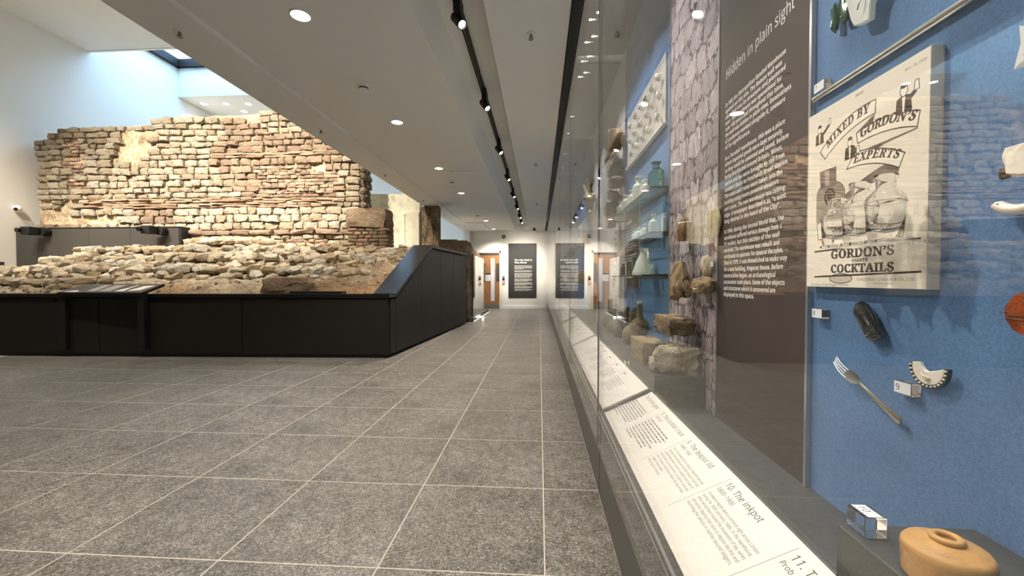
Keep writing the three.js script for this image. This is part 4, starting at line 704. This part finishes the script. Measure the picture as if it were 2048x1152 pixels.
// ---- fragments on the blue felt
{
  const b = thing('black_glass_fragment', 'glossy black glass fragment pinned on blue felt above the fork', 'fragment', [0.635, 0.953, -0.842]); const g = blockStone(91, 5, 0.7, 0.18, 1.8, 0.5); g.scale(0.014, 0.075, 0.034); g.rotateX(-0.62); mesh('shard', g, M.blackGlass, b); for (const [y, z] of [[0.016, -0.004], [-0.022, 0.014]]) mesh('pin', bx(-0.01, -0.004, y - 0.001, y + 0.001, z - 0.004, z + 0.004), M.steel, b);
  const l = thing('teapot_lid_fragment', 'half of a cream teapot lid with dark beaded rim', 'fragment', [0.635, 0.884, -0.716]);
  const s = new THREE.Shape(); s.absarc(0, 0.006, 0.027, Math.PI * 0.98, Math.PI * 2.02, false); s.quadraticCurveTo(0.008, 0.0, 0.0, -0.001); s.quadraticCurveTo(-0.008, 0.0, -0.014, 0.012); s.lineTo(-0.026, 0.01);
  const dish = new THREE.ExtrudeGeometry(s, { depth: 0.004, bevelEnabled: true, bevelSize: 0.001, bevelThickness: 0.001, bevelSegments: 1, curveSegments: 24 }); facing(mesh('dish', dish, M.ceramic, l, [0.004, 0, 0]));
  const rs = new THREE.Shape(); rs.absarc(0, 0.006, 0.034, Math.PI * 0.97, Math.PI * 2.04, false); rs.absarc(0, 0.006, 0.027, Math.PI * 2.04, Math.PI * 0.97, true); facing(mesh('rim', new THREE.ExtrudeGeometry(rs, { depth: 0.006, bevelEnabled: false, curveSegments: 24 }), M.rim, l, [0.006, 0, 0]));
  for (let i = 0; i < 15; i++) { const a = Math.PI * (1 + i / 14); mesh('bead', new THREE.SphereGeometry(0.0019, 8, 6), M.ceramic, l, [-0.0005, 0.006 + 0.0308 * Math.sin(a), 0.0308 * Math.cos(a)]); }
  mesh('knob_scar', tube([[-0.003, -0.004, -0.008], [-0.005, -0.008, -0.002], [-0.003, -0.01, 0.006], [-0.004, -0.014, -0.002]], 0.0016, 20, 6), M.ceramic, l);
  const tfr = thing('terracotta_fragment', 'orange brown glazed pottery fragment with incised bands on blue felt', 'fragment', [0.634, 0.99, -0.572]); const tg = new THREE.CylinderGeometry(0.03, 0.032, 0.008, 11, 1).rotateZ(Math.PI / 2); mesh('sherd', tg, M.terra, tfr); for (const y of [-0.004, -0.009]) mesh('band', bx(-0.0052, -0.0036, y, y + 0.0015, -0.028, 0.028), M.darkStone, tfr); for (const [y, z] of [[0.03, 0.0], [0.0, -0.03], [-0.02, 0.01]]) mesh('pin', bx(-0.007, 0, y - 0.001, y + 0.001, z - 0.003, z + 0.003), M.steel, tfr);
  const c = thing('pottery_fragment', 'thick cream pottery fragment with dark break on blue felt', 'fragment', [0.628, 1.19, -0.572]); const cg = blockStone(94, 5, 0.5, 0.2, 1.5, 0.6); cg.scale(0.016, 0.042, 0.06); mesh('sherd', cg, M.clay, c); mesh('broken_edge', (() => { const e = blockStone(95, 3, 0.4, 0.3); e.scale(0.008, 0.014, 0.016); return e; })(), M.darkStone, c, [-0.002, -0.012, -0.026]);
  const d = thing('curved_rim_fragment', 'curved cream saucer rim fragment below the thicker pottery fragment', 'fragment', [0.632, 1.132, -0.585]); const dg = new THREE.TorusGeometry(0.05, 0.007, 8, 24, 1.3).rotateZ(Math.PI * 1.3).translate(0, 0.045, 0).scale(1, 1, 1.4); facing(mesh('rim', dg, M.clay, d)); mesh('chip', bx(-0.008, -0.005, 0.0, 0.006, -0.03, -0.022), M.darkStone, d);
  const e = thing('white_star_sherd', 'small pointed white sherd on the pale upper felt', 'fragment', [0.636, 1.34, -0.578]); const eg = blockStone(99, 2, 0.1, 0.5, 2.2, 0.4); eg.scale(0.01, 0.04, 0.03); mesh('sherd', eg, M.ceramic, e); mesh('pin', bx(-0.01, 0, -0.015, -0.013, -0.006, 0.0), M.steel, e);
  const q = thing('bottle_neck_sherd', 'grey frosted glass bottle sherd above the metal rail', 'fragment', [0.632, 1.575, -0.85]); const qs = new THREE.Shape(); [[-0.055, 0.06], [-0.03, -0.02], [-0.022, -0.036], [0.0, -0.044], [0.014, -0.046], [0.016, -0.02], [0.026, -0.002], [0.034, 0.01], [0.05, 0.06]].forEach(([x, y], i) => (i ? qs.lineTo(x, y) : qs.moveTo(x, y))); facing(mesh('sherd', new THREE.ExtrudeGeometry(qs, { depth: 0.008, bevelEnabled: true, bevelSize: 0.002, bevelThickness: 0.002, bevelSegments: 1 }), M.frost, q)); mesh('wire_hook', tube([[-0.006, 0, 0.008], [-0.018, -0.006, 0.004], [-0.02, -0.02, 0.0]], 0.0014, 12, 6), M.steel, q);
  for (const [y, z, w2] of [[1.598, -0.945, 'narrow'], [1.6, -0.915, 'wide']]) { const gg = thing('green_glass_sherd', `${w2} dark green glass sherd above the metal rail`, 'fragment', [0.636, y, z]); const sg = blockStone(w2.length, 2, 0.2, 0.4, 2, 0.4); sg.scale(0.012, 0.05, w2 === 'wide' ? 0.024 : 0.016); mesh('sherd', sg, M.greenGlass, gg); mesh('pin', bx(-0.01, 0, -0.018, -0.016, -0.002, 0.002), M.steel, gg); }
}
// ---- plinth boxes on the showcase deck
{
  const box = (z0, z1, top, label) => { const o = thing('display_plinth', label, 'plinth', [0.544, DECK, (z0 + z1) / 2]); mesh('box', rb(0.194, top - DECK, Math.abs(z1 - z0), 0.003), M.caseDark, o, [0, (top - DECK) / 2, 0]); mesh('shadow_gap', bx(-0.094, 0.094, 0, 0.004, -Math.abs(z1 - z0) / 2 + 0.003, Math.abs(z1 - z0) / 2 - 0.003), M.black, o); };
  box(-0.645, 0.5, 0.667, 'grey plinth box under the stoneware inkpot'); box(-1.625, -2.12, 0.66, 'grey plinth box under the stone blocks'); box(-2.13, -3.7, 0.66, 'grey plinth box under the old wine bottles');
}
{
  const o = thing('inkpot', 'squat buff stoneware inkpot with ringed mouth on the grey plinth', 'inkpot', [0.494, 0.667, -0.528]); const r = 0.042;
  mesh('pot', lathe([[0, 0.0], [r * 0.9, 0.0], [r * 0.95, 0.003], [r, 0.034], [r * 0.98, 0.04], [r * 0.9, 0.0445], [r * 0.5, 0.049], [r * 0.36, 0.051], [r * 0.2, 0.05], [r * 0.16, 0.03], [0, 0.03]], 48), M.stoneware, o);
  mesh('mouth_ring', new THREE.TorusGeometry(r * 0.3, 0.0042, 10, 32).rotateX(Math.PI / 2), M.stoneware, o, [0, 0.053, 0]);
}
// ---- stone blocks before the masonry print
{
  const stone = (seed, sx, sy, sz, round, rough, mat, pos, name, label, crease = 0.6, seg = 10) => { const g = blockStone(seed, seg, round, rough, 2.2, crease); g.scale(sx, sy, sz); const o = thing(name, label, 'stone', pos); mesh('stone', g, mat, o); return o; };
  const a = stone(401, 0.1, 0.07, 0.235, 0.06, 0.09, M.sandBlock, [0.567, 0.845, -1.79], 'stone_block', 'flat sandy stone block raised on clear brackets before the masonry print');
  for (const z of [-0.1, 0.015]) { mesh('bracket_post', bx(-0.012, 0.012, -0.185, -0.035, z - 0.005, z + 0.005), M.acrylic, a); mesh('bracket_tab', bx(-0.06, -0.05, -0.04, -0.02, z - 0.01, z + 0.01), M.acrylic, a); }
  const b = stone(402, 0.105, 0.095, 0.25, 0.05, 0.06, M.sandBlock, [0.505, 0.708, -1.955], 'cut_stone_block', 'squared sandy cut stone block standing on the plinth'); mesh('chipped_top', (() => { const g = blockStone(7, 3, 0.5, 0.2); g.scale(0.04, 0.012, 0.06); return g; })(), M.brownStone, b, [0.03, 0.044, -0.08]);
  const c = stone(405, 0.16, 0.1, 0.1, 0.4, 0.22, M.paleBlock, [0.55, 0.713, -1.7], 'pale_stone', 'rough pale white stone lump lying on the plinth edge', 0.9, 14); mesh('worn_toe', (() => { const g = blockStone(9, 5, 0.5, 0.15); g.scale(0.07, 0.05, 0.07); return g; })(), M.paleBlock, c, [-0.066, -0.02, 0.0]);
  // things pinned on the print
  const pin = (o, y, z) => mesh('pin', cyl(0.0015, 0.0015, 0.05, 8).rotateZ(Math.PI / 2), M.steel, o, [0.03, y, z]);
  const fl = thing('flint_nodule', 'large brown flint nodule with pointed top pinned on the masonry print', 'flint', [0.59, 1.035, -1.77]); const fg = blockStone(411, 9, 0.55, 0.25, 1.7, 0.6); displaced(fg, (v) => { const k = 1 - 0.55 * clamp(v.y + 0.2); v.x *= k; v.z *= k; }); fg.scale(0.06, 0.14, 0.12); mesh('nodule', toCreasedNormals(fg, 0.6), M.flint, fl); mesh('dark_face', (() => { const g = blockStone(6, 4, 0.5, 0.2); g.scale(0.03, 0.08, 0.03); return g; })(), M.darkStone, fl, [0.0, -0.03, 0.05]); pin(fl, 0, 0);
  const po = thing('pot_sherd', 'rust brown pottery shoulder sherd with groove on the masonry print', 'fragment', [0.615, 1.245, -1.8]); mesh('sherd', lathe([[0.0, -0.045], [0.045, -0.045], [0.048, 0.0], [0.042, 0.025], [0.025, 0.04], [0.024, 0.05], [0, 0.05]], 24).scale(0.6, 1, 1), M.chalkWood, po); mesh('groove', new THREE.TorusGeometry(0.036, 0.003, 6, 24).rotateX(Math.PI / 2).scale(0.62, 1, 1.02), M.clay, po, [0, 0.028, 0]); pin(po, 0, 0);
  const leaf = thing('oyster_shell', 'oval olive cream oyster shell hanging high on the masonry print', 'shell', [0.635, 1.24, -1.555]); const lg = blockStone(421, 6, 0.85, 0.1, 2, 1.2); lg.scale(0.014, 0.09, 0.105); mesh('shell', lg, std({ map: M.stoneMap, color: 0xa8a07c, roughness: 0.6 }), leaf); mesh('hinge_line', tube([[-0.007, 0.045, 0], [-0.009, 0.0, 0.004], [-0.007, -0.035, 0]], 0.0016, 12, 6), M.darkStone, leaf);
  const sv = thing('shell_sliver', 'narrow cream shell sliver on the masonry print', 'shell', [0.63, 1.087, -1.6]); const sg = blockStone(431, 6, 0.75, 0.1, 2, 1); sg.scale(0.03, 0.07, 0.05); sg.rotateX(-0.35); mesh('shell', sg, M.bone, sv); pin(sv, 0, 0);
  const oy = thing('ridged_oyster_shell', 'ridged grey oyster shell pinned low on the masonry print', 'shell', [0.615, 1.012, -1.595]); const og = blockStone(441, 9, 0.8, 0.14, 3.2, 0.8); og.scale(0.05, 0.055, 0.13); mesh('shell', og, M.flint, oy); for (let i = 0; i < 3; i++) mesh('ridge', tube([[-0.022, -0.01 - i * 0.006, -0.045], [-0.03 + i * 0.003, -0.014 - i * 0.005, 0.01], [-0.02, 0.002 - i * 0.006, 0.05]], 0.003, 14, 6), M.bone, oy); pin(oy, 0, 0);
}
// ---- wine bottles on the plinth
{
  const wine = (pos, prof, mat, label, stopper) => { const o = thing('wine_bottle', label, 'bottle', pos, 'old wine bottles on the plinth'); mesh('body', lathe(prof, 36), mat, o); const top = prof[prof.length - 1], lip = prof[prof.length - 3]; mesh('string_rim', new THREE.TorusGeometry(lip[0] * 1.12, 0.0032, 8, 24).rotateX(Math.PI / 2), mat, o, [0, lip[1], 0]); if (stopper) mesh('stopper', cyl(lip[0] * 0.95, lip[0] * 0.9, 0.012, 16), M.clay, o, [0, top[1] + 0.006, 0]); };
  const onion = (R, h, neck) => [[0, 0], [R * 0.8, 0], [R * 0.95, h * 0.06], [R, h * 0.22], [R * 0.94, h * 0.36], [R * 0.7, h * 0.48], [neck * 1.5, h * 0.56], [neck * 1.15, h * 0.68], [neck, h * 0.93], [neck, h * 0.95], [neck * 0.95, h]];
  const tall = (R, h, neck) => [[0, 0], [R * 0.9, 0], [R, h * 0.04], [R, h * 0.48], [R * 0.88, h * 0.56], [neck * 1.4, h * 0.66], [neck * 1.1, h * 0.75], [neck, h * 0.94], [neck, h * 0.96], [neck * 0.95, h]];
  wine([0.535, 0.66, -2.24], [[0, 0], [0.03, 0], [0.032, 0.01], [0.027, 0.055], [0.045, 0.085], [0.052, 0.115], [0.046, 0.145], [0.02, 0.17], [0.016, 0.2], [0.014, 0.235], [0.014, 0.24], [0.013, 0.246]], M.oldGlass, 'tall brown encrusted bottle with globe body and long neck', true);
  wine([0.54, 0.66, -2.45], onion(0.056, 0.19, 0.015), M.oldGlass, 'broad brown onion bottle with broken shoulder');
  wine([0.585, 0.66, -2.56], tall(0.045, 0.2, 0.016), M.oldGreen, 'olive green cylindrical bottle behind the brown onion bottle');
  wine([0.53, 0.66, -2.72], onion(0.05, 0.165, 0.015), M.oldBlack, 'squat black glass onion bottle');
  wine([0.585, 0.66, -2.8], tall(0.04, 0.19, 0.018), M.oldBlack, 'black cylindrical bottle behind the squat black one');
  wine([0.53, 0.66, -2.96], onion(0.052, 0.17, 0.016), M.oldGreen, 'pale green iridescent onion bottle');
  wine([0.56, 0.66, -3.3], onion(0.06, 0.22, 0.018), M.oldGreen, 'wide green onion bottle at the far end of the row', true);
}
// ---- clay pipe board and pipes
const pipeSpots = [[2.093, [-2.232, -2.362, -2.496, -2.604, -2.752, -2.92]], [1.992, [-2.219, -2.337, -2.468, -2.601, -2.766, -2.917]], [1.888, [-2.237, -2.428, -2.557, -2.71, -2.862]]].flatMap(([y, zs]) => zs.map((z) => [y, z]));
{
  const b = thing('pipe_board', 'white display board of clay tobacco pipes high on the blue bay', 'board', [0.645, 2.012, -2.615]); mesh('board', rb(0.012, 0.358, 0.905, 0.002), std({ color: 0xb9b6b1, roughness: 0.8 }), b); mesh('lower_lip', bx(-0.02, 0.004, -0.186, -0.178, -0.4525, 0.4525), M.white, b);
  const pipe = thing('clay_pipe', 'white clay tobacco pipe bowl with stem stub on the display board', 'pipe', [0, 0, 0], 'clay pipes on the white board');
  mesh('bowl', lathe([[0, -0.018], [0.007, -0.016], [0.0125, -0.004], [0.0135, 0.008], [0.0115, 0.02], [0.009, 0.02], [0.009, 0.0], [0, -0.008]], 20), M.clay, pipe); const st = mesh('stem', cyl(0.0045, 0.004, 0.04, 10), M.clay, pipe, [0.006, -0.012, 0.02]); st.rotation.x = 1.1;
  pipeSpots.forEach(([y, z], i) => { const o = i ? copy(pipe) : pipe; o.position.set(0.618, y, z); o.userData.label = `white clay tobacco pipe bowl, ${['upper', 'middle', 'lower'][i < 6 ? 0 : i < 12 ? 1 : 2]} row of the board, ${nth[i < 12 ? i % 6 : i - 12]} from the masonry print`; o.rotation.x = 0.2 * ((i * 7) % 5 - 2) / 2; });
  // lower column of pipes on the pale bay
  const c0 = copy(pipe, 'topmost white clay pipe bowl in the column on the pale bay'); c0.userData.group = 'column of clay pipes on the pale bay'; c0.position.set(0.61, 1.4, -3.36);
  for (let i = 1; i < 16; i++) { const o = copy(c0, `white clay pipe bowl in the column on the pale bay, ${nth[i]} from its top`); o.position.set(0.61, 1.4 - i * 0.041, -3.36 - 0.05 * (i % 2)); o.rotation.x = 0.3 * (i % 3 - 1); }
}
// ---- glass shelves and their bottles
{
  const shelf = (y, x0, z0, z1, label) => { const o = thing('glass_shelf', label, 'shelf', [WX, y, (z0 + z1) / 2]), l = Math.abs(z1 - z0) / 2; mesh('plate', bx(x0 - WX, -0.002, -0.01, 0, -l, l), M.shelfGlass, o); mesh('front_edge', bx(x0 - WX - 0.002, x0 - WX, -0.01, 0, -l, l), M.shelfEdge, o); mesh('end_edge', bx(x0 - WX, -0.002, -0.01, 0, l, l + 0.002), M.shelfEdge, o); mesh('back_channel', bx(-0.008, 0, -0.016, 0.004, -l, l), M.shelfEdge, o); };
  shelf(1.5, 0.556, -2.11, -3.14, 'topmost glass shelf with pale bottles on the blue bay'); shelf(1.275, 0.556, -2.11, -2.68, 'middle glass shelf with small bottles on the blue bay'); shelf(1.06, 0.515, -2.11, -2.95, 'lowest glass shelf with a broken white decanter');
  const bot = (name, pos, R, h, mat, label, sq) => { const o = thing(name, label, 'bottle', pos, 'bottles on the glass shelves'); const p = [[0, 0.002], [R * 0.92, 0], [R, 0.006], [R, h * 0.58], [R * 0.86, h * 0.66], [R * 0.44, h * 0.75], [R * 0.4, h * 0.9], [R * 0.58, h * 0.92], [R * 0.58, h], [R * 0.4, h]]; mesh('body', sq ? lathe(p, 4).rotateY(Math.PI / 4) : lathe(p, 28), mat, o); mesh('lip', new THREE.TorusGeometry(R * 0.5, R * 0.08, 6, 20).rotateX(Math.PI / 2), mat, o, [0, h * 0.97, 0]); };
  bot('aqua_bottle', [0.602, 1.501, -2.19], 0.046, 0.14, M.aqua, 'large square aqua green bottle at the near end of the top shelf', true);
  bot('milk_bottle', [0.598, 1.501, -2.55], 0.036, 0.155, M.milk, 'tall milky white bottle on the top shelf');
  const small = [[-2.36, 0.025, 0.09, 'first'], [-2.44, 0.03, 0.1, 'second'], [-2.68, 0.03, 0.1, 'third'], [-2.78, 0.026, 0.12, 'fourth'], [-2.88, 0.03, 0.11, 'fifth'], [-2.98, 0.028, 0.13, 'sixth'], [-3.07, 0.03, 0.1, 'seventh']];
  small.forEach(([z, R, h, n], i) => bot('frosted_bottle', [0.595 + 0.012 * (i % 2), 1.501, z], R, h, i % 2 ? M.frost : M.milk, `small frosted bottle on the top shelf, ${n} from the aqua bottle`));
  [[-2.22, 0.028, 0.1, 'tall slim pale bottle at the near end of the middle shelf'], [-2.3, 0.02, 0.085, 'small olive-necked bottle second on the middle shelf'], [-2.4, 0.026, 0.07, 'small pale bottle third on the middle shelf'], [-2.52, 0.03, 0.065, 'stout pale bottle fourth on the middle shelf'], [-2.62, 0.028, 0.06, 'low white jar-like bottle last on the middle shelf']].forEach(([z, R, h, l], i) => bot('phial', [0.602, 1.276, z], R, h, i === 1 ? M.oldGreen : i % 2 ? M.frost : M.milk, l));
  const f = thing('wall_flask', 'small clear rectangular flask hung on the blue felt beside the middle shelf', 'flask', [0.636, 1.315, -2.16]); mesh('flask_body', rb(0.02, 0.08, 0.04, 0.008), M.frost, f); mesh('neck', cyl(0.01, 0.009, 0.022, 14), M.frost, f, [0, 0.05, 0]); mesh('panel_mould', rb(0.004, 0.04, 0.024, 0.0015), M.milk, f, [-0.01, -0.01, 0]);
  const d = thing('broken_decanter', 'broken white glass decanter with jagged side on the lowest shelf', 'decanter', [0.585, 1.061, -2.36]); const dg = lathe([[0, 0.002], [0.062, 0], [0.062, 0.012], [0.042, 0.075], [0.022, 0.115], [0.017, 0.132], [0.026, 0.15]], 36); displaced(dg, (v) => { const a = Math.atan2(v.z, v.x), cut = 0.085 + 0.03 * Math.sin(a * 5) + 0.02 * Math.sin(a * 11); if (Math.abs(a - 0.9) < 0.9 && v.y > cut) v.y = cut; }); mesh('body', dg, M.milk, d); mesh('foot', cyl(0.064, 0.062, 0.006, 28), M.milk, d, [0, 0.003, 0]);
  const gob = thing('small_goblet', 'tiny glass goblet beside the broken decanter', 'goblet', [0.59, 1.061, -2.24]); mesh('bowl', lathe([[0.004, 0.03], [0.014, 0.034], [0.015, 0.055], [0.0135, 0.055], [0.012, 0.036]], 20), M.frost, gob); mesh('stem', cyl(0.003, 0.003, 0.03, 10), M.frost, gob, [0, 0.016, 0]); mesh('foot', cyl(0.014, 0.014, 0.003, 20), M.frost, gob, [0, 0.0015, 0]);
  const gp = thing('green_glass_slab', 'upright green glass slab behind the broken decanter', 'glass', [0.6, 1.06, -2.56]); mesh('slab', bx(-0.035, 0.035, 0, 0.11, -0.012, 0.012), std({ color: 0x5d7a6c, roughness: 0.2 }), gp); mesh('chipped_edge', bx(-0.035, 0.035, 0.11, 0.113, -0.01, 0.01), M.frost, gp);
  const gq = thing('grey_tile', 'upright grey tile fragment near the far end of the lowest shelf', 'tile', [0.595, 1.06, -2.72]); mesh('tile', bx(-0.035, 0.035, 0, 0.09, -0.014, 0.014), M.sandBlock, gq); mesh('glaze', bx(-0.037, -0.035, 0.004, 0.086, -0.012, 0.012), M.frost, gq);
  bot('dark_phial', [0.57, 1.061, -2.85], 0.018, 0.08, M.oldBlack, 'small dark phial at the far end of the lowest shelf');
}
// ---- stones on rods, bones and timbers in the farther bays
{
  const list = [[2.1, -3.22, 0.17, 0.11], [2.0, -3.4, 0.13, 0.1], [1.9, -3.27, 0.15, 0.12], [1.81, -3.4, 0.08, 0.06], [1.77, -3.2, 0.13, 0.07], [1.72, -3.4, 0.09, 0.06], [1.68, -3.25, 0.08, 0.06], [1.61, -3.45, 0.12, 0.1], [1.58, -3.25, 0.1, 0.11], [1.5, -3.42, 0.1, 0.08]];
  list.forEach(([y, z, w, h], i) => { const o = thing('mounted_stone', `rough grey brown stone on a rod before the pale bay, ${nth[i]} from the top`, 'stone', [0.58, y, z], 'stones on rods before the pale bay'); const g = blockStone(500 + i, 4, 0.55, 0.28, 1.7, 0.6); g.scale(w * 0.7, h, w); mesh('stone', g, i % 3 ? M.sandBlock : M.flint, o); mesh('rod', cyl(0.004, 0.004, 0.09, 8).rotateZ(Math.PI / 2), M.black, o, [0.04, 0, 0]); });
  const bars = thing('white_slat_board', 'upright white slat board behind the mounted stones', 'board', [0.645, 1.85, -3.62]); for (let i = 0; i < 2; i++) mesh('slat', bx(-0.004, 0.004, -0.32, 0.32, -0.09 + i * 0.1, -0.01 + i * 0.1), M.white, bars); mesh('cross_bar', bx(-0.012, -0.004, 0.1, 0.12, -0.1, 0.1), M.black, bars);
  const bone = (pos, len, r, ry, rx, label) => { const o = thing('animal_bone', label, 'bone', pos, 'bones in the pale bay'); mesh('shaft', lathe([[0, -len / 2], [r * 1.5, -len / 2 + r * 0.4], [r * 1.7, -len / 2 + r * 1.5], [r, -len / 2 + r * 4], [r * 0.85, 0], [r, len / 2 - r * 4], [r * 1.6, len / 2 - r * 1.4], [0, len / 2]], 16), M.bone, o); for (const s of [-1, 1]) mesh('knuckle', new THREE.SphereGeometry(r * 1.2, 12, 8), M.bone, o, [0, len / 2 - r * 0.6, s * r * 0.9]); o.rotation.set(rx, ry, 0); };
  bone([0.56, 1.62, -4.75], 0.4, 0.016, 0, 0.5, 'long cream leg bone leaning away in the pale bay'); bone([0.5, 1.55, -5.0], 0.36, 0.015, 0.3, -0.6, 'cream leg bone crossing the leaning one'); bone([0.58, 1.2, -4.7], 0.3, 0.013, 0.2, 0.2, 'short upright bone in the pale bay');
  const sk = thing('animal_skull', 'cream animal skull mounted high in the pale bay', 'skull', [0.57, 1.95, -4.8]); const kg = blockStone(601, 6, 0.8, 0.2, 1.6, 0.9); kg.scale(0.11, 0.12, 0.2); mesh('cranium', kg, M.bone, sk); for (const s of [-1, 1]) mesh('horn_core', tube([[0, 0.04, s * 0.05], [-0.02, 0.1, s * 0.12], [-0.05, 0.2, s * 0.15]], 0.014, 14, 8), M.bone, sk); mesh('eye_socket', new THREE.SphereGeometry(0.022, 12, 10), M.darkStone, sk, [-0.045, 0.0, 0.05]);
  for (const [z, l, a, w] of [[-4.35, 0.34, 0.35, 'longer'], [-4.6, 0.26, 0.5, 'shorter']]) { const o = thing('timber_offcut', `${w} pale worked timber offcut leaning on the showcase deck`, 'timber', [0.55, DECK + 0.03, z]); const g = new THREE.BoxGeometry(0.06, l, 0.09, 2, 6, 2); displaced(g, (v) => { v.x += 0.008 * N3(v.x * 20, v.y * 9, z); v.z += 0.012 * N3(v.y * 11, v.z * 8, z); }); g.translate(0, l / 2, 0); g.rotateX(a); mesh('timber', g, M.chalkWood, o); mesh('bark_edge', bx(-0.034, -0.028, 0.02, l * 0.8, -0.02, 0.03).rotateX(a), M.board, o); }
  // farther away: finds on shelves seen only as small shapes
  const r = rng(909);
  for (let k = 0; k < 3; k++) for (let j = 0; j < 2; j++) { const z = -6.0 - k * 2.1, y = 1.0 + j * 0.5; const o = thing('glass_shelf', `${j ? 'upper' : 'lower'} glass shelf in ${['the far blue bay', 'the far grey bay', 'the last blue bay'][k]}`, 'shelf', [WX, y, z]); mesh('plate', bx(-0.12, -0.002, -0.01, 0, -0.5, 0.5), M.shelfGlass, o); mesh('front_edge', bx(-0.122, -0.12, -0.01, 0, -0.5, 0.5), M.shelfEdge, o);
    for (let i = 0; i < 4; i++) { const v = thing('pottery_vessel', `small pale pottery vessel on the ${j ? 'upper' : 'lower'} shelf in ${['the far blue bay', 'the far grey bay', 'the last blue bay'][k]}`, 'pot', [0.6, y, z - 0.36 + i * 0.24], `pots on the ${j ? 'upper' : 'lower'} shelf, bay ${k + 1}`); const R = 0.035 + 0.02 * r(), h = 0.1 + 0.08 * r(); mesh('body', lathe([[0, 0], [R * 0.7, 0], [R, h * 0.4], [R * 0.8, h * 0.7], [R * 0.5, h * 0.82], [R * 0.65, h], [R * 0.5, h]], 24), [M.clay, M.stoneware, M.terra][Math.floor(r() * 3)], v); mesh('rim', new THREE.TorusGeometry(R * 0.58, 0.004, 6, 20).rotateX(Math.PI / 2), M.clay, v, [0, h, 0]); } }
}

renderer.render(scene, camera);
